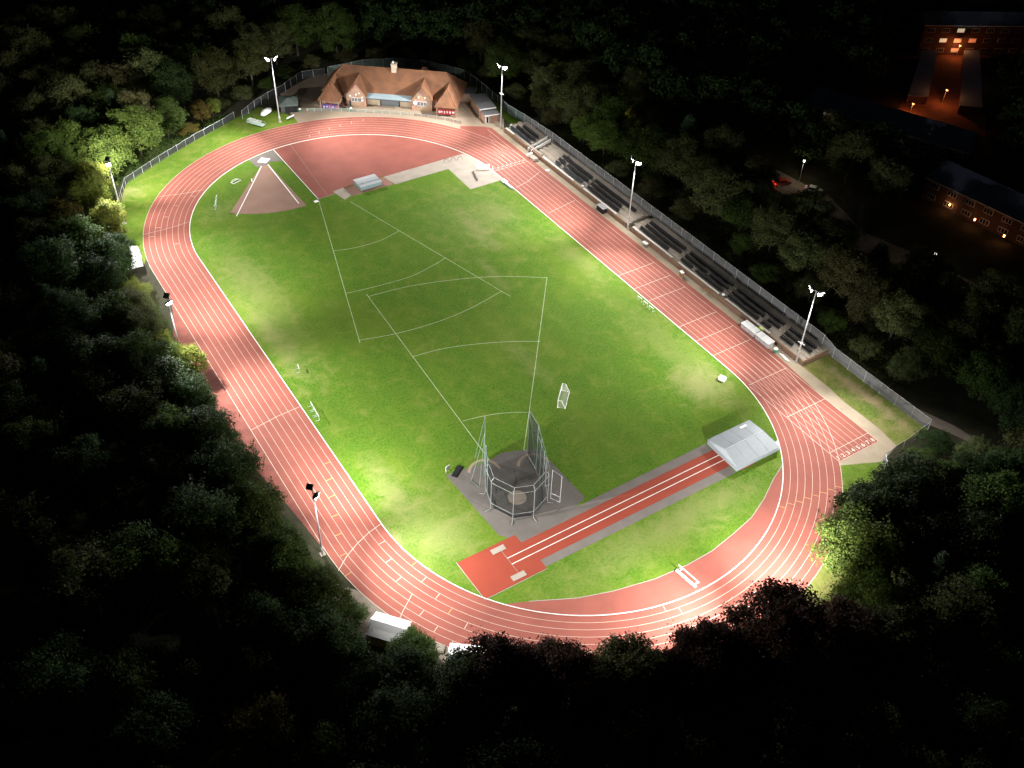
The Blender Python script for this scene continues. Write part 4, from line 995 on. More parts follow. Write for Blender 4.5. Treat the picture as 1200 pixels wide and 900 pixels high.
MB().box(-.5, -.9, 0, .4, .6, .35).build('body', M['white_plastic'], t); MB().box(-.54, -.94, .352, .44, .64, .4).build('lid', M['white_plastic'], t)
t = thing('roller', 'dark roller brush lying on the pale jump runway slab', 'roller', (31.5, 42.6, ZS), math.radians(15))
MB().tube([(-1.1, -1.7, .18), (1.1, 1.7, .18)], .22, n=10).build('drum', M['tarmac'], t); MB().tube([(0, 0, .2), (1.4, -.8, .5)], .03).build('handle', M['steel'], t)
t = thing('cycle_rack', 'dark tubular rack standing on the pale runway near the red fan', 'rack', (30.5, 51.6, ZS), math.radians(-10))
b = MB()
for k in range(3): b.tube([(-2.4 + k * 1.8, 0, 0), (-2.1 + k * 1.8, 0, .8), (-1.4 + k * 1.8, 0, .8), (-1.1 + k * 1.8, 0, 0)], .05, n=6)
b.build('tube', M['dark_metal'], t)
t = thing('finish_post', 'white finish post beside the kerb at the end of the home straight', 'post', (36.2, 42.3, Z_TR), 0)
MB().tube([(0, 0, 0), (0, 0, 1.5)], .07, n=8).build('post', M['white_plastic'], t); MB().tube([(0, 0, 0), (0, 0, .06)], .25, n=12).build('foot', M['white_plastic'], t)
t = thing('finish_mirror', 'tilted pale board on legs on the runway slab beside the finish', 'board', (34.9, 44.6, ZS), math.radians(-30))
MB().obox((0, 0, .7), (1.6, 0, 0), (0, .5, .25), (0, 0, .03)).build('board', M['white_plastic'], t)
for s in (-1.3, 1.3): MB().tube([(s, 0, 0), (s, 0, .66)], .04).build('leg', M['steel'], t)
t = thing('low_wall', 'short green edging wall where the kerb meets the lawn below the finish', 'edging', (35.9, 35.2, Z_INF), math.radians(3))
MB().box(-.25, -2.2, 0, .15, 1.0, .3).build('edging', M['teal'], t)
t = thing('corner_marker', 'small white flat marker at the near corner of the red jump fan', 'marker', (-6.0, 50.9, Z_INF), 0)
MB().box(-.5, -.35, 0, .5, .35, .12).box(-.3, -.2, .121, .3, .2, .2).build('plate', M['white_plastic'], t)

# canopies / tents
def tent(label, x, y, rz, lx, ly, hw, hr, m):
    t = thing('marquee', label, 'marquee', (x, y, .012), rz, 'white marquees at the track edge')
    b = MB()
    A = [(-lx, -ly), (lx, -ly), (lx, ly), (-lx, ly)]
    for i in range(4): j = (i + 1) % 4; b.quad((*A[i], .02), (*A[j], .02), (*A[j], hw), (*A[i], hw))
    b.tri((-lx, ly, hw), (-lx, -ly, hw), (-lx, 0, hr)); b.tri((lx, -ly, hw), (lx, ly, hw), (lx, 0, hr)); b.build('wall', m, t)
    b = MB(); o = .12; sl = (hr - hw) / ly * o
    for s in (-1, 1):
        for k in range(4):
            x0, x1 = -lx - o + (2 * lx + 2 * o) * k / 4, -lx - o + (2 * lx + 2 * o) * (k + 1) / 4
            b.add([(x0, s * (ly + o), hw - sl + .02), (x1, s * (ly + o), hw - sl + .02), (x1, s * ly * .5, (hw + hr) / 2 - .06), (x0, s * ly * .5, (hw + hr) / 2 - .06)], [(0, 1, 2, 3)])
            b.add([(x0, s * ly * .5, (hw + hr) / 2 - .06), (x1, s * ly * .5, (hw + hr) / 2 - .06), (x1, 0, hr + .02), (x0, 0, hr + .02)], [(0, 1, 2, 3)])
    b.build('roof', m, t)
tent('white marquee poking out of the trees beside the far part of the back straight bend', -48.7, 47.6, math.radians(84), 2.2, 1.6, 2.2, 3.0, M['canvas'])
tent('white marquee with a ridged roof beside the small lit tree at the near bend', -45.0, -61.8, math.radians(-50), 2.6, 1.9, 2.3, 3.2, M['canvas'])
tent('white marquee half behind the copper beech at the near bend', -38.0, -72.2, math.radians(-38), 2.8, 2.3, 2.4, 3.3, M['canvas'])
tent('small white marquee end showing behind the round bush at the near bend', -42.6, -66.6, math.radians(-44), 1.3, 1.0, 1.9, 2.4, M['canvas'])
tent('white marquee glimpsed through the copper foliage under the near bend', -30.0, -80.6, math.radians(-30), 2.6, 2.0, 2.3, 3.2, M['canvas'])
tent('white marquee glimpsed through leaves nearest the lit tree of the near bend', -12.0, -90.4, math.radians(-8), 2.6, 1.5, 2.3, 3.2, M['canvas'])
bin_('green bin beside the pale slab between two marquees at the near bend', -38.7, -68.6, M['green_plastic'], 1.1, .38)
tag(MB().obox((-40.2, -66.9, .1), (.9, -.75, 0), (.45, .5, 0), (0, 0, .09)).obox((-40.2, -66.9, .205), (.8, -.66, 0), (.36, .42, 0), (0, 0, .015)).build('pale_slab', M['concrete']), 'pale flat slab on the ground between two marquees at the near bend', 'slab')

# ------------------------------------------------------------------ houses beyond the wood
def house(name, label, p0, p1, depth, storeys, wins, roof_h=2.2, lamps=(), fh=2.7, wall='brick_dark', doors=()):
    """terrace block whose front runs from p0 to p1; wins: {(storey, bay): material}"""
    p0, p1 = Vector(p0), Vector(p1); d = p1 - p0; W = d.length; a = math.atan2(d.y, d.x)
    t = thing(name, label, 'house', (p0.x, p0.y, 0), a)
    H = storeys * fh
    MB().box(0, 0, 0, W, depth, H).build('wall', M[wall], t)
    b = MB(); hip_roof(b, -.4, W + .4, -.4, depth + .4, H + .2, H + roof_h, .5, W - .5); b.build('roof', M['house_roof'], t)
    MB().box(-.4, -.46, H - .05, W + .4, -.41, H + .16).build('gutter', M['frame'], t)
    k = max(2, int(W / 4.2))
    for s in range(storeys):
        for i in range(k):
            xc = W * (i + .5) / k; z = s * fh + .9; ww = 1.15
            f = MB().box(xc - ww, -.08, z, xc + ww, -.004, z + 1.3).build('window', M['frame'], t)
            m = wins.get((s, i), M['glass'])
            b = MB()
            for q in range(3): b.box(xc - ww + .1 + q * .72, -.1, z + .1, xc - ww + .72 + q * .72, -.083, z + 1.2)
            b.build('pane', m, f)
    for dx in doors: MB().box(dx - .5, -.07, 0, dx + .5, -.004, 2.1).build('door', M['wood'], t)
    return t
house('terraced_house', 'dark three-storey terrace with a few lit windows at the head of the orange-lit yard', (183.0, 38.2), (214.0, 20.5), 9, 3,
      {(2, 2): M['warm_win'], (1, 1): M['warm_win'], (1, 2): M['dim_win'], (1, 3): M['orange_win'], (0, 2): M['dim_win']}, 2.5, fh=3.0)
house('terraced_house', 'long dark terrace with a slate roof running behind the tall trees past the parked cars', (120.5, 23.5), (136.5, -15.5), 10, 2, {(1, 1): M['dim_win']}, 3.4)
house('terraced_house', 'unlit slate-roofed terrace with three glowing porch lamps near the photo edge', (118.3, -18.5), (122.4, -50.5), 10, 2, {}, 3.4)
house('terraced_house', 'small gabled house with a pale front far beyond the pavilion', (98, 172), (103, 169), 8, 2, {(1, 0): M['dim_win'], (1, 1): M['dim_win'], (0, 0): M['dim_win']}, 2.0)
def garage(label, pts):
    t = thing('garage_row', label, 'garages', (0, 0, 0))
    MB().prism(pts, 0, 2.4).build('wall', M['brick_dark'], t)
    c = Vector((sum(p[0] for p in pts) / len(pts), sum(p[1] for p in pts) / len(pts)))
    MB().prism([tuple(c + (Vector(p) - c) * 1.03) for p in pts], 2.41, 2.6).build('flat_roof', M['garage_roof'], t)
garage('row of flat-roofed garages on the side of the orange-lit yard nearer the pavilion', [(181.5, 35.6), (185.5, 33.4), (158.8, 14.4), (154.5, 17.6)])
garage('row of flat-roofed garages on the far side of the orange-lit yard', [(192.8, 29.4), (196.8, 27.2), (166.5, 2.6), (162.2, 6.4)])
ground('garage_yard', [[(140, 10), (190, 40), (203, 27), (158, -6)]], 0.012, M['yard'])
ground('estate_road', [[(90, 14), (97, 12), (99.5, -8), (95, -22), (99, -36), (103, -62), (112, -90), (106, -92), (97, -64), (92, -36), (87, -22), (91, -8)]], 0.012, M['gravel'])
ground('wood_path', [[(75, 52), (77.5, 53), (83, 44), (88, 32), (94, 16), (91, 14), (84, 30), (79, 42)]], 0.014, M['gravel'])

def street_lamp(label, x, y, h, bulb, power, color, spread=None):
    t = thing('street_lamp', label, 'street lamp', (x, y, 0), 0, 'lamps beyond the fence')
    MB().tube([(0, 0, 0), (0, 0, h)], .08, .05, 8).tube([(0, 0, h), (-.5, -.4, h + .1)], .04, n=6).build('post', M['steel'], t)
    hd = MB().obox((-.6, -.5, h + .13), (.32, .26, 0), (-.1, .12, 0), (0, 0, .06)).build('lamp_head', M['steel'], t)
    MB().obox((-.6, -.5, h + .03), (.26, .21, 0), (-.13, .16, 0), (0, 0, .09)).build('bulb', M[bulb], hd)
    ld = bpy.data.lights.new('street_lamp_light', 'POINT'); ld.energy = power; ld.color = color; ld.shadow_soft_size = .12
    lo = bpy.data.objects.new('street_lamp_light', ld); COL.objects.link(lo); lo.parent = t; lo.location = (-.6, -.5, h - .25)
OR = (1.0, 0.25, 0.07)
street_lamp('orange lamp on the wall side of the lit garage yard', 163.0, 12.2, 4.5, 'orange_bulb', 650, OR)
street_lamp('orange lamp before the three-storey terrace at the yard head', 192.0, 31.0, 4.0, 'orange_bulb', 520, OR)
street_lamp('orange lamp low at the entrance of the garage yard', 151.0, 13.0, 3.0, 'orange_bulb', 420, (1, .25, .07))
street_lamp('white street lamp beyond the garage yard by the photo edge', 186, 4, 5.0, 'white_bulb', 120, (1, .85, .65))
street_lamp('white street lamp above the two cars on the estate road', 98.2, 1.6, 6.0, 'white_bulb', 330, (1, .85, .62))
street_lamp('yellowish path lamp lighting the leaves beside the woodland path', 77.2, 46.2, 4.0, 'white_bulb', 330, (1, .86, .42))
street_lamp('lamp hidden in the wood lighting one yellow-green crown', 74.5, 70.5, 5.0, 'white_bulb', 260, (.95, 1, .4))
street_lamp('dim yellow lamp on the estate road near the bend', 95.5, -40.0, 5.0, 'white_bulb', 170, (1, .78, .42))
street_lamp('lamp lighting the bank beyond the pavilion wood', 88, 152, 5.0, 'white_bulb', 420, (1, .72, .38))
for lab, x, y in (('farthest', 117.4, -26.0), ('middle', 117.2, -33.2), ('nearest', 117.3, -41.0)):
    t = thing('porch_lamp', lab + ' of the three orange porch lamps on the unlit terrace', 'lamp', (x + 1.4, y, 0), 0, 'porch lamps')
    MB().box(-.02, -.06, 2.0, .35, .06, 2.15).build('bracket', M['dark_metal'], t)
    MB().tube([(-.15, 0, 1.75), (-.15, 0, 2.2)], .14, .2, 8).build('lantern', M['orange_bulb'], t)
    ld = bpy.data.lights.new('porch_light', 'POINT'); ld.energy = 60; ld.color = (1, .42, .2); ld.shadow_soft_size = .1
    lo = bpy.data.objects.new('porch_light', ld); COL.objects.link(lo); lo.parent = t; lo.location = (-.5, 0, 2.0)

def car(label, x, y, rz, paint, tail=False):
    t = thing('parked_car', label, 'car', (x, y, .012), rz)
    side = [(-2.1, .35), (-2.12, .85), (-1.55, .95), (-1.0, 1.42), (.55, 1.44), (1.2, .98), (2.0, .85), (2.1, .55), (2.05, .32)]
    b = MB(); w = .85; n = len(side)
    tuck = lambda z: w - (.16 if z > 1.2 else .02 if z > .8 else 0)
    vs = [(p[0], -tuck(p[1]), p[1]) for p in side] + [(p[0], tuck(p[1]), p[1]) for p in side]
    b.add(vs, [tuple(range(n)), tuple(range(2 * n - 1, n - 1, -1))] + [(i, n + i, n + (i + 1) % n, (i + 1) % n) for i in range(n)])
    body = b.build('body', paint, t)
    b = MB()
    b.quad((-1.51, -.7, 1.0), (-1.51, .7, 1.0), (-1.06, .62, 1.4), (-1.06, -.62, 1.4)); b.quad((1.17, .7, 1.03), (1.17, -.7, 1.03), (.6, -.62, 1.42), (.6, .62, 1.42))
    for s in (-1, 1): b.add([(-1.3, s * .835, 1.0), (1.0, s * .835, 1.0), (.5, s * .72, 1.38), (-.95, s * .72, 1.38)], [(0, 1, 2, 3)])
    b.build('window', M['glass'], t)
    for wx in (-1.3, 1.3):
        for s in (-1, 1):
            wv = MB().tube([(wx, s * .68, .32), (wx, s * .88, .32)], .32, n=16).build('wheel', M['rubber'], t)
            MB().tube([(wx, s * .88, .32), (wx, s * .895, .32)], .18, n=12).build('rim', M['steel'], wv)
    for s in (-1, 1):
        MB().box(-2.16, s * .6 - .15, .62, -2.1, s * .6 + .15, .8).build('tail_light', M['tail'], t)
        MB().box(2.06, s * .6 - .15, .6, 2.12, s * .6 + .15, .75).build('headlight', M['frame'], t)
    if tail:
        ld = bpy.data.lights.new('tail_glow', 'POINT'); ld.energy = 25; ld.color = (1, .06, .03); lo = bpy.data.objects.new('tail_glow', ld); COL.objects.link(lo); lo.parent = t; lo.location = (-2.6, 0, .7)
car('red car with glowing tail lights on the estate road among the trees', 93.6, 2.8, math.radians(-15), M['car_red'], True)
car('white car parked on the estate road beneath the white street lamp', 97.6, -3.6, math.radians(-60), M['car_white'])

# ------------------------------------------------------------------ trees
def leaf_quads(cent, nrm, size, rng):
    """leaf-sized folded quads at cent (n,3), roughly facing nrm"""
    n = len(cent)
    nn = nrm + rng.normal(0, .55, (n, 3)); nn /= np.linalg.norm(nn, axis=1)[:, None] + 1e-9
    u = np.cross(nn, rng.normal(0, 1, (n, 3))); u /= np.linalg.norm(u, axis=1)[:, None] + 1e-9
    w = np.cross(nn, u); s = (size * rng.uniform(.6, 1.35, n))[:, None]
    a = cent - u * s * .5; c = cent + u * s * .5
    bb = cent + w * s * .32 - nn * s * .08; d = cent - w * s * .32 - nn * s * .08
    return np.stack([a, bb, c, d], 1).reshape(-1, 3)

def crown_points(rng, kind, dens=1.0):
    """leaf centres and normals of a crown 5 m in radius on a 12 m tree"""
    C, Nn = [], []
    if kind == 'conifer':
        for k in range(int(46 * dens) + 20):
            z = 1.2 + 10.6 * (k / (46 * dens + 20)) ** .9
            r = 3.6 * (1 - (z / 12.2)) ** .8 + .25
            for q in range(6):
                a = rng.uniform(0, 2 * PI); m = 26
                t = rng.uniform(.25, 1, m); off = rng.normal(0, .2, (m, 3))
                p = np.c_[np.cos(a) * r * t, np.sin(a) * r * t, z - .35 * r * t ** 1.5] + off
                C.append(p); Nn.append(np.tile([math.cos(a) * .4, math.sin(a) * .4, .9], (m, 1)))
        return np.concatenate(C), np.concatenate(Nn)
    if kind == 'shrub': nl, cz, rz, rr, lr = 9, 4.6, 4.4, 4.6, 2.5
    elif kind == 'tall': nl, cz, rz, rr, lr = 18, 6.6, 5.5, 4.4, 1.9
    elif kind == 'open': nl, cz, rz, rr, lr = 17, 6.7, 5.2, 4.9, 1.75
    elif kind == 'willow': nl, cz, rz, rr, lr = 13, 6.8, 4.2, 4.6, 2.0
    else: nl, cz, rz, rr, lr = 17, 6.4, 5.3, 4.8, 2.1
    lobes = []
    for i in range(nl):
        zz = 1 - 1.75 * (i + .5) / nl; ph = i * 2.399 + rng.uniform(-.5, .5)
        q = math.sqrt(max(0, 1 - zz * zz)); sc = rng.uniform(.50, .78)
        lobes.append((np.array([q * math.cos(ph) * rr * sc, q * math.sin(ph) * rr * sc, cz + zz * rz * sc]), lr * rng.uniform(.7, 1.25)))
    lobes.append((np.array([0, 0, cz + rz * .35]), lr * 1.1))
    for (lc, r) in lobes:
        nc = int(15 * dens)
        for k in range(nc):
            d = rng.normal(0, 1, 3); d /= np.linalg.norm(d)
            if d[2] < -.5: d[2] *= -1
            out = lc - np.array([0, 0, cz]); out = out / (np.linalg.norm(out) + 1e-6)
            d = d + out * .5; d /= np.linalg.norm(d)
            cc = lc + d * r * rng.uniform(.55, 1.12) * np.array([1, 1, .85])
            m = int(rng.integers(28, 64)); sp = rng.uniform(.32, .6)
            p = cc + rng.normal(0, 1, (m, 3)) * sp * np.array([1, 1, .6])
            if kind == 'willow': p[:, 2] -= np.abs(rng.normal(0, 1.0, m)) ; p[:, :2] = cc[:2] + (p[:, :2] - cc[:2]) * .6
            if rng.random() < .10:      # sprig sticking out of the outline
                m2 = 22; t = rng.uniform(0, 1, m2)[:, None]
                p = np.concatenate([p, cc + d * t * 1.3 + rng.normal(0, .14, (m2, 3))])
            C.append(p); Nn.append(np.tile(d * .7 + np.array([0, 0, .5]), (len(p), 1)))
    return np.concatenate(C), np.concatenate(Nn)

def mesh_np(name, V, nq):
    me = bpy.data.meshes.new(name)
    me.vertices.add(len(V)); me.vertices.foreach_set('co', V.astype(np.float32).ravel())
    me.loops.add(nq * 4); me.loops.foreach_set('vertex_index', np.arange(nq * 4, dtype=np.int32))
    me.polygons.add(nq); me.polygons.foreach_set('loop_start', np.arange(0, nq * 4, 4, dtype=np.int32))
    me.update(); me.validate(); return me

def trunk_mesh(rng, H=12, r=.32, fork=5):
    b = MB(); top = H * .72
    pts = [(rng.uniform(-.12, .12) * i, rng.uniform(-.12, .12) * i, top * i / 5) for i in range(6)]
    b.tube(pts, r, r * .3, 8)
    for k in range(fork + 3):
        a = k * 2.4 + rng.uniform(-.3, .3); z = top * rng.uniform(.3, .85); ln = rng.uniform(2.0, 3.6)
        b.tube([(0, 0, z), (math.cos(a) * ln * .5, math.sin(a) * ln * .5, z + ln * .35), (math.cos(a) * ln, math.sin(a) * ln, z + ln * .75)], r * .38, r * .1, 5)
    me = bpy.data.meshes.new('trunk'); me.from_pydata(b.v, [], b.f); me.update(); return me

CR, TRK = {}, []
sizes = {'round': .31, 'tall': .29, 'open': .32, 'shrub': .27, 'willow': .27, 'conifer': .25}
for kd in ('round', 'tall', 'open', 'shrub', 'willow', 'conifer'):
    CR[kd] = []
    for v in range({'round': 3, 'tall': 2, 'open': 2}.get(kd, 1)):
        C, Nn = crown_points(RNG, kd, 1.9); V = leaf_quads(C, Nn, sizes[kd], RNG)
        CR[kd].append(mesh_np('crown', V, len(C)))
for v in range(3): TRK.append(trunk_mesh(RNG))
for me in TRK: me.materials.append(M['bark'])
for l in CR.values():
    for me in l: me.materials.append(LEAF['mid'])

_tc = [0]
def tree(x, y, H, R, kd, leaf, label, group=None, name='tree', cat='tree'):
    _tc[0] += 1
    t = thing(name, label, cat, (x, y, 0), random.uniform(0, 2 * PI), group)
    c = bpy.data.objects.new('crown', random.choice(CR[kd])); COL.objects.link(c); c.parent = t
    c.scale = (R / 5, R / 5 * random.uniform(.92, 1.08), H / 12)
    c.material_slots[0].link = 'OBJECT'; c.material_slots[0].material = LEAF[leaf]
    k = bpy.data.objects.new('trunk', random.choice(TRK)); COL.objects.link(k); k.parent = t
    s = max(.35, H / 12); k.scale = (s * .9, s * .9, H / 12)
    return t

placed = []
r0 = random.Random(5)
def T(x, y, H, R, kd, leaf, label, **kw):
    placed.append((x, y, R)); return tree(x, y, H, R, kd, leaf, label, **kw)

# trees along the edges that the lamps pick out, each its own label
T(-48.9, -57.2, 5.4, 2.6, 'shrub', 'mid', 'small bushy lit tree between the white marquee and the back straight lamp', name='bush', cat='bush')
T(-52.2, -55.0, 10.5, 4.4, 'round', 'mid', 'tree with a lit edge just below the floodlight on the back straight')
T(-54.6, -46.5, 12.5, 4.8, 'open', 'mid', 'dense tree with bright rim leaves level with the back straight floodlight')
T(-54.4, -36.2, 13, 4.6, 'round', 'mid', 'tall tree with sunny green fringe overhanging the worn red apron')
T(-55.2, -26.8, 13.5, 5.0, 'round', 'deep', 'dark broad tree overhanging the back straight cross line')
T(-54.6, -17.0, 12.5, 4.6, 'tall', 'deep', 'dark round-topped tree where the apron narrows on the back straight')
T(-54.6, -7.6, 12.0, 4.6, 'round', 'deep', 'dark tree just below the yellow-lit foliage of the back straight')
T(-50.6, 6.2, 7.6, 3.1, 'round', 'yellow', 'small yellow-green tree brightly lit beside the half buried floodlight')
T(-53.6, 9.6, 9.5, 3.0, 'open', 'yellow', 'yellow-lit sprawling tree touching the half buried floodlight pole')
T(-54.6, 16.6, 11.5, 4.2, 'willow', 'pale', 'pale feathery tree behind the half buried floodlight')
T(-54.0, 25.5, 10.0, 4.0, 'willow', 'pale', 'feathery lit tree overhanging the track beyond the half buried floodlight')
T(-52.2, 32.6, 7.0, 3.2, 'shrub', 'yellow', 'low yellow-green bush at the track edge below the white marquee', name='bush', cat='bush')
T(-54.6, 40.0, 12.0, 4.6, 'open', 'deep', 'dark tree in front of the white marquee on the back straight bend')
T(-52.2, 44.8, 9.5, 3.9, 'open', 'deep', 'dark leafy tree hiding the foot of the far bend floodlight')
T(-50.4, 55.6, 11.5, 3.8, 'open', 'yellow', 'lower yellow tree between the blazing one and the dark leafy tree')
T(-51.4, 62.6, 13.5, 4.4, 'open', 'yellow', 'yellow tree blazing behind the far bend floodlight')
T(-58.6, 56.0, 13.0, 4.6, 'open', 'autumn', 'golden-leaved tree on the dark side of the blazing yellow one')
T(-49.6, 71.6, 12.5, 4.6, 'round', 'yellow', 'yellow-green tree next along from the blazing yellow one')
T(-43.6, 83.0, 13.5, 6.6, 'round', 'lamplit', 'broad green lit tree bulging over the mesh fence of the far bend')
T(-54.5, 84.5, 14.5, 5.6, 'round', 'lamplit', 'big green tree half lit behind the far bend fence')
T(-34.0, 90.6, 13.0, 6.2, 'round', 'lamplit', 'rounded green tree at the fence corner with bright right side')
T(-44.5, 97.5, 13.0, 5.0, 'round', 'deep', 'dim green tree behind the rounded tree at the fence corner')
T(-25.4, 96.4, 10.0, 4.8, 'round', 'mid', 'half lit green tree at the upper end of the low mesh fence')
T(-49.4, 88.6, 14.0, 5.6, 'round', 'lamplit', 'green tree filling the gap behind the two biggest lit crowns')
T(-35.5, 102, 13, 4.0, 'conifer', 'needle', 'dark pointed conifer deep in the wood behind the low mesh fence')
T(-15.5, 99.8, 6.0, 2.8, 'open', 'autumn', 'small pale-leaved tree glowing behind the low mesh fence', name='bush', cat='bush')
T(-11.8, 102.0, 5.0, 2.4, 'open', 'yellow', 'small yellowish bush near the end of the low mesh fence', name='bush', cat='bush')
T(-20, 95.6, 3.2, 2.4, 'shrub', 'autumn', 'reddish low shrub against the low mesh fence', name='bush', cat='bush')
T(-19, 109, 14, 5.0, 'round', 'deep', 'dim tree above the pale-leaved one on the far side of the bend')
T(-7.5, 110, 15, 5.4, 'tall', 'olive', 'tall olive tree standing behind the far bend floodlight')
T(3.5, 114, 14, 5.2, 'round', 'olive', 'olive tree behind the dark hut')
# near side
T(-44.4, -68.2, 6.8, 3.4, 'round', 'mid', 'round dark-green bush between two white marquees at the near bend', name='bush', cat='bush')
T(-37.6, -79.0, 14.0, 5.0, 'open', 'copper', 'copper-leaved tree silhouetted beside the near bend marquee')
T(-30.6, -84.2, 14.5, 5.0, 'open', 'copper', 'dark copper tree in the middle of the near bend silhouette')
T(-23.0, -88.2, 13.5, 5.2, 'open', 'olive', 'lower dark tree between two copper crowns at the near bend')
T(-14.0, -92.0, 15.5, 5.4, 'open', 'copper', 'dark copper crown just left of the tallest copper beech')
T(-4.6, -95.6, 20.5, 6.5, 'open', 'copper', 'tallest copper beech rising in front of the near bend')
T(4.0, -98.6, 15.0, 5.0, 'open', 'copper', 'copper tree on the lamp side of the tallest copper beech')
T(19.6, -88.6, 13.5, 6.4, 'round', 'lamplit', 'large fresh-green tree with a bright lit side at the near bend')
T(26.5, -85.0, 13.5, 5.6, 'open', 'deep', 'big dark tree overhanging the track below the sprint start')
T(35.0, -84.5, 13.0, 5.4, 'round', 'deep', 'dark tree beside the sprint start verge')
T(14.5, -96.5, 10.5, 5.4, 'round', 'lamplit', 'half lit tree in front of the large fresh-green one', )
T(42.5, -82.0, 7.0, 4.2, 'shrub', 'deep', 'dark bush at the foot of the chain link corner', name='bush', cat='bush')
T(47.5, -78.4, 4.0, 3.2, 'shrub', 'mid', 'bush against the sprint end fence, nearer the track', name='bush', cat='bush')
T(52.6, -77.0, 4.2, 3.2, 'shrub', 'deep', 'bush against the sprint end fence, nearer the gravel path', name='bush', cat='bush')
T(56.0, -83.6, 6.0, 4.0, 'willow', 'pale', 'pale bush beside the end of the gravel path', name='bush', cat='bush')
T(63.5, -61.5, 6.5, 4.0, 'willow', 'pale', 'single pale rounded bush beyond the long chain link fence', name='bush', cat='bush')
# bushes filling the feet of the tree line
for i in range(17):
    x, y = -51.4 + r0.uniform(-.5, .5), -52 + i * 5.2
    if 6 < y < 16 or 43 < y < 51: continue
    tree(x, y, r0.uniform(4.2, 6.2), r0.uniform(2.3, 3.0), 'shrub', r0.choice(['mid', 'deep', 'mid', 'olive']), 'bush in the continuous row of bushes along the back straight edge', 'bushes along the back straight edge', 'bush', 'bush')
for (x, y, h, lf) in ((-34.2, -82.2, 12.5, 'copper'), (-27.0, -87.0, 12.5, 'olive'), (-18.6, -91.2, 12.5, 'copper'), (-9.4, -94.8, 14, 'copper'), (-40.6, -77.2, 10.5, 'deep')):
    tree(x, y, h, 4.6, 'open', lf, 'dark broken crown filling a gap between the copper trees of the near bend silhouette', 'gap crowns of the near bend silhouette')
for i, (x, y) in enumerate([(-28, -88), (-23, -91.5), (-15, -95), (-45, -76), (-41.5, -80), (-36, -85), (-31, -90), (-26, -93), (-21, -95), (-16, -98), (-10, -100), (-4, -102), (3, -104), (10, -103), (-1, -97), (-7, -98.5), (8, -96), (14, -99), (-12, -96.5), (-40, -84.5), (-34, -88.5), (-47.5, -72.5)]):
    tree(x, y, r0.uniform(6, 9), r0.uniform(3.6, 4.6), 'shrub', r0.choice(['deep', 'deep', 'copper']), 'black bush filling the gap below the silhouetted trees of the near bend', 'bushes below the near bend trees', 'bush', 'bush')
for i, (x, y) in enumerate([(-40, 92), (-47, 88), (-30, 97), (-9, 105), (-2, 107.5), (6, 110), (13, 114), (22, 116), (32, 115), (40, 112), (47, 107.5), (54, 102), (59, 94), (61, 86), (62, 73), (62, 55), (61.5, 26), (62, 14), (63, 3), (62.5, -24), (62, -44), (61.5, -53), (67, 20), (70, 8), (71, -24), (70, -48), (72, 30)]):
    tree(x, y, r0.uniform(3, 5.5), r0.uniform(2.4, 3.4), r0.choice(['shrub', 'shrub', 'willow']), r0.choice(['slope', 'bank', 'mid']), 'dim bush in the scrub just outside the sports ground fences', 'scrub outside the fences', 'bush', 'bush')
# beyond the terrace
T(63.6, 34.6, 10.0, 4.6, 'round', 'lamplit', 'green tree lit by the lamps behind the fence past the stairway')
T(63.4, 42.6, 8.0, 3.4, 'round', 'lamplit', 'smaller lit tree next to the fence opposite the terrace stairway')
T(69.5, 41.0, 12.5, 5.0, 'open', 'mid', 'taller half lit tree behind the two fence-side trees')
T(64.0, 62.0, 7.5, 3.6, 'round', 'olive', 'dim bushy tree behind the fence near the brick block', name='bush', cat='bush')
T(63.0, 80.5, 12.5, 5.0, 'round', 'mid', 'leafy tree behind the far end floodlight beyond the fence')
T(70.0, -8.0, 9.0, 4.4, 'round', 'mid', 'green tree behind the fence opposite the middle of the terrace')
T(65.6, -14.0, 5.5, 3.0, 'shrub', 'mid', 'green bush at the fence opposite the long seat bays', name='bush', cat='bush')
T(66.0, -34.0, 6.0, 3.2, 'shrub', 'olive', 'dim bush on the slope near the terrace end', name='bush', cat='bush')
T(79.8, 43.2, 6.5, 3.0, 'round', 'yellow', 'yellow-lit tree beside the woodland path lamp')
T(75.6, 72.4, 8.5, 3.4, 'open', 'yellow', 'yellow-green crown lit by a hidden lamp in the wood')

T(107, -5, 14, 6.4, 'tall', 'slope', 'big dark tree standing before the middle of the long slate-roofed terrace')
T(111.5, 6.5, 13, 5.4, 'round', 'bank', 'olive tree before the far end of the long slate-roofed terrace')
T(105, -17, 13, 5.6, 'open', 'slope', 'dark tree standing between the long terrace and the porch-lit terrace')
# the woods: scattered over everything outside the sports ground
KEEP = [
    [(-50.5, -58), (-43, -70), (-30, -82), (-14, -91), (4, -92), (10, -90), (24, -82), (42, -75), (56.5, -76), (60, -66), (60.5, 60), (60, 92), (52, 104), (40, 112), (16, 115), (2, 107), (-12, 100), (-32, 89), (-47, 76), (-50.5, 60)],
    [(110, 34), (136, 42), (150, -14), (130, -26), (112, 14)], [(104, -10), (134, -10), (140, -54), (102, -54)], [(136, 12), (182, 48), (214, 34), (214, 16), (196, 16), (150, -12)], [(92, 180), (112, 178), (108, 160), (84, 158)],
    [(88, 14), (100, 14), (102, -8), (99, -22), (106, -62), (113, -90), (104, -92), (95, -64), (88, -34), (84, -22), (88, -8)], [(73, 54), (79, 54), (96, 16), (88, 14), (78, 40)],
    [(80, -8), (96, 10), (103, 2), (88, -16)],
    [(58, -80), (62, -66), (66, -70), (64, -86)],
]
def inside(p, poly):
    c = False; j = len(poly) - 1
    for i in range(len(poly)):
        if (poly[i][1] > p[1]) != (poly[j][1] > p[1]) and p[0] < (poly[j][0] - poly[i][0]) * (p[1] - poly[i][1]) / (poly[j][1] - poly[i][1]) + poly[i][0]: c = not c
        j = i
    return c
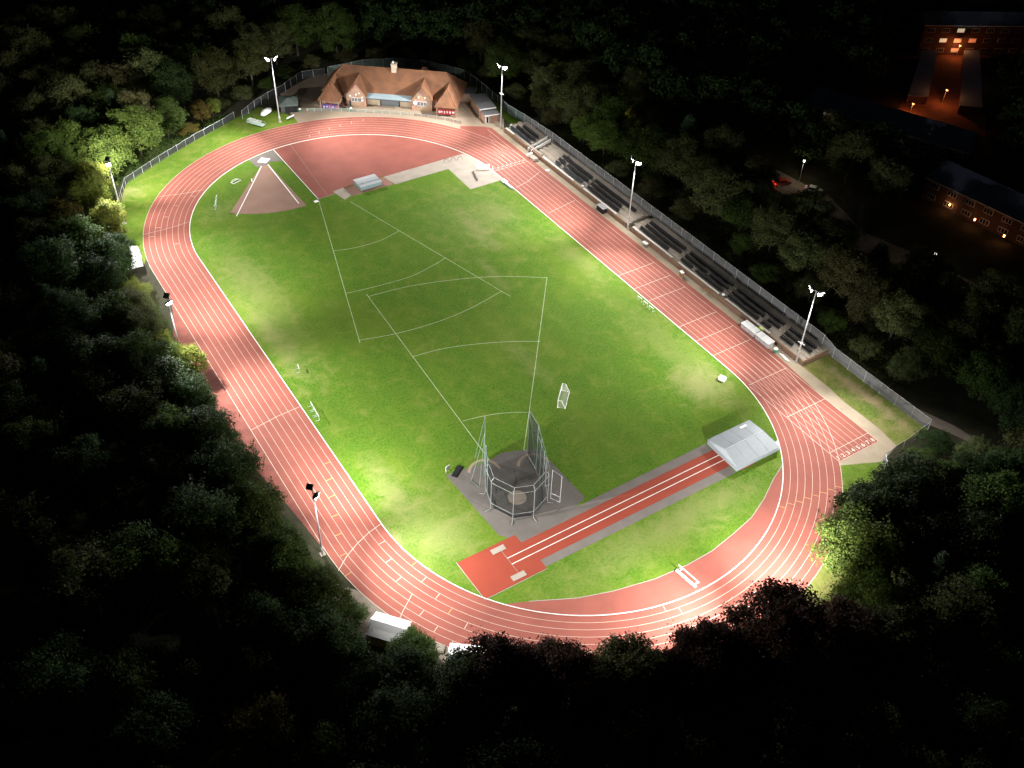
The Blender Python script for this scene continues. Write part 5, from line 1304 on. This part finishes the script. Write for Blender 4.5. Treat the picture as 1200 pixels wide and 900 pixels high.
def seg_dist(p, poly):
    best = 1e9
    for i in range(len(poly)):
        a, b_ = Vector(poly[i]), Vector(poly[(i + 1) % len(poly)]); d = b_ - a
        t = max(0, min(1, (Vector(p) - a).dot(d) / d.length_squared)); best = min(best, (a + d * t - Vector(p)).length)
    return best
CAM = (-76.564, -138.139, 121.646); YAW, PITCH, ROLL, FPX = 0.589298, 0.729420, 0.036275, 1162.93
Fv = Vector((math.sin(YAW) * math.cos(PITCH), math.cos(YAW) * math.cos(PITCH), -math.sin(PITCH)))
Rv = Vector((math.cos(YAW), -math.sin(YAW), 0)); Uv = Rv.cross(Fv)
cr, sr = math.cos(ROLL), math.sin(ROLL)
RX, UX = Rv * cr + Uv * sr, -Rv * sr + Uv * cr
def seen_from_drone(x, y, z, margin):
    d = Vector((x, y, z)) - Vector(CAM); q = d.dot(Fv)
    if q <= 1: return False, 0
    u, v = 600 + FPX * d.dot(RX) / q, 450 - FPX * d.dot(UX) / q
    return (-margin < u < 1200 + margin and -margin < v < 900 + margin), q

REG = [('west', lambda x, y: x < -48 and y < 64), ('far', lambda x, y: x < 20 and y >= 64), ('north', lambda x, y: x >= 20 and y > 88), ('south', lambda x, y: y < -74 or (y < -60 and x < -40)), ('east', lambda x, y: x < 88), ('estate', lambda x, y: True)]
TEXT = {'west': ('dark broadleaf tree in the unlit wood beyond the back straight', 'trees of the wood beyond the back straight'),
        'far': ('dark tree in the black wood past the far bend', 'trees of the wood past the far bend'),
        'north': ('dim tree in the wood behind the pavilion', 'trees of the wood behind the pavilion'),
        'south': ('black tree in the unlit wood this side of the near bend', 'trees of the wood this side of the near bend'),
        'east': ('dim tree on the slope between the long fence and the estate road', 'trees on the slope behind the long fence'),
        'estate': ('dark tree among the unlit houses past the estate road', 'trees among the houses')}
spots = []
tries = 0
r2 = random.Random(11)
while tries < 26000:
    tries += 1
    x, y = r2.uniform(-135, 330), r2.uniform(-175, 330)
    ok, q = seen_from_drone(x, y, 9, 70)
    if not ok: continue
    far = q > 290
    R = r2.uniform(4.6, 6.6) * (1.15 if far else 1.0)
    bad = False
    for k, poly in enumerate(KEEP):
        if inside((x, y), poly) or seg_dist((x, y), poly) < (R + 1.0 if k == 0 else R * .6): bad = True; break
    if bad: continue
    for (px, py, pr) in placed:
        if (px - x) ** 2 + (py - y) ** 2 < ((pr + R) * (.58 if not far else .70)) ** 2: bad = True; break
    if bad: continue
    placed.append((x, y, R)); spots.append((x, y, R, q))
pick = r2.random
def reg_of(x, y):
    for nm, f in REG:
        if f(x, y): return nm
spots.sort(key=lambda s: s[3] - (60 if reg_of(s[0], s[1]) in ('east', 'north', 'far') else 0))
N_IND = 240
mass = []
for i, (x, y, R, q) in enumerate(spots):
    rg = reg_of(x, y)
    H = r2.uniform(11, 15.5) * (.82 if rg == 'east' else 1) * (R / 5.6) ** .5
    if rg == 'south' and -60 < x < 30: H = min(H, 13)
    kd = r2.choices(['round', 'tall', 'open', 'willow', 'conifer'], [5, 3, 3, .6, .5])[0]
    lf = r2.choices(['mid', 'deep', 'olive', 'autumn', 'pale'], [3, 5, 3, .12, .4])[0]
    if rg in ('east', 'north', 'estate', 'far'): lf = r2.choice(['slope', 'slope', 'bank', 'mid'])
    if kd == 'conifer': lf = 'needle'
    if i < N_IND:
        tree(x, y, H, R, kd, lf, TEXT[rg][0], TEXT[rg][1])
    else: mass.append((x, y, H, R))
print('TREES', _tc[0], 'mass', len(mass), 'spots', len(spots))
if mass:
    Vs = []; nq = 0
    base = [crown_points(RNG, kd, .8) for kd in ('round', 'tall', 'open')]
    for (x, y, H, R) in mass:
        C, Nn = base[RNG.integers(3)]; k = RNG.permutation(len(C))[:2800]
        V = leaf_quads(C[k], Nn[k], .78, RNG); a = RNG.uniform(0, 2 * PI); c, s = math.cos(a), math.sin(a)
        W = np.c_[(V[:, 0] * c - V[:, 1] * s) * R / 5 + x, (V[:, 0] * s + V[:, 1] * c) * R / 5 + y, V[:, 2] * H / 12]
        Vs.append(W); nq += len(k)
    me = mesh_np('woodland', np.concatenate(Vs), nq); me.materials.append(LEAF['deep'])
    o = bpy.data.objects.new('woodland', me); COL.objects.link(o); o['kind'] = 'stuff'; tag(o, 'distant dark woodland around the houses and past the far bend, one black mass', 'woodland')

# undergrowth below the wood edge and along the fence: ground cover nobody could count
def undergrowth(name, label, pts, n, size, leaf, seed):
    rng = np.random.default_rng(seed); C = []
    xs = [p[0] for p in pts]; ys = [p[1] for p in pts]
    while len(C) < n:
        x, y = rng.uniform(min(xs), max(xs)), rng.uniform(min(ys), max(ys))
        if inside((x, y), pts): C.append((x, y))
    C = np.array(C); hgt = .25 + .9 * (np.sin(C[:, 0] * .9 + seed) * np.sin(C[:, 1] * .7) * .5 + .5) ** 2
    k = 9; P = np.repeat(np.c_[C, hgt * .5], k, 0) + rng.normal(0, 1, (len(C) * k, 3)) * np.c_[np.full(len(C) * k, .35), np.full(len(C) * k, .35), np.repeat(hgt * .35, k)]
    P[:, 2] = np.maximum(P[:, 2], .06)
    V = leaf_quads(P, np.tile([0, 0, 1.0], (len(P), 1)), size, rng)
    me = mesh_np(name, V, len(P)); me.materials.append(LEAF[leaf]); o = bpy.data.objects.new(name, me); COL.objects.link(o); o['kind'] = 'stuff'
    tag(o, label, 'undergrowth')
undergrowth('undergrowth', 'low weedy undergrowth on the bank behind the long fence', [(58.9, 58), (66, 58), (70, 20), (70, -30), (68, -62), (59.2, -62)], 5200, .3, 'olive', 3)
undergrowth('undergrowth', 'low undergrowth between the far bend fence and the wood', [(-48.5, 67), (-42, 80.5), (-31, 87), (-11, 97.6), (-8, 101), (-16, 101), (-36, 93), (-50, 76)], 1500, .3, 'mid', 5)
undergrowth('undergrowth', 'leafy undergrowth at the foot of the trees along the back straight', [(-50.0, 44), (-51.6, -40), (-48.6, -48), (-50, -54), (-57, -50), (-57, 44)], 2600, .32, 'mid', 8)

# ------------------------------------------------------------------ night sky, moonlight, camera
w = bpy.data.worlds.new('World'); scene.world = w; w.use_nodes = True
nt = w.node_tree; bg = nt.nodes['Background']
sky = nt.nodes.new('ShaderNodeTexSky'); sky.sky_type = 'NISHITA'; sky.sun_disc = False
sky.sun_elevation = math.radians(4); sky.sun_rotation = math.radians(200)
nt.links.new(sky.outputs[0], bg.inputs['Color']); bg.inputs['Strength'].default_value = 0.0060
sun = bpy.data.lights.new('moonlight', 'SUN'); sun.energy = 0.004; sun.angle = math.radians(.5); sun.color = (.8, .88, 1)
so = bpy.data.objects.new('moonlight', sun); COL.objects.link(so); so.rotation_euler = (math.radians(60), 0, math.radians(-160))

cd = bpy.data.cameras.new('camera'); co = bpy.data.objects.new('camera', cd); COL.objects.link(co)
cd.sensor_fit = 'HORIZONTAL'; cd.sensor_width = 36; cd.lens = FPX / 1200 * 36; cd.clip_start = 1; cd.clip_end = 3000
co.matrix_world = Matrix(((RX.x, UX.x, -Fv.x, CAM[0]), (RX.y, UX.y, -Fv.y, CAM[1]), (RX.z, UX.z, -Fv.z, CAM[2]), (0, 0, 0, 1)))
scene.camera = co
scene.view_settings.view_transform = 'Standard'; scene.view_settings.look = 'None'
scene.view_settings.exposure = 0; scene.view_settings.gamma = 1; scene.view_settings.use_curve_mapping = False
cy = scene.cycles
cy.max_bounces = 5; cy.diffuse_bounces = 2; cy.glossy_bounces = 2; cy.transmission_bounces = 2; cy.transparent_max_bounces = 12
cy.use_denoising = True; cy.sample_clamp_indirect = 3; cy.caustics_reflective = False; cy.caustics_refractive = False
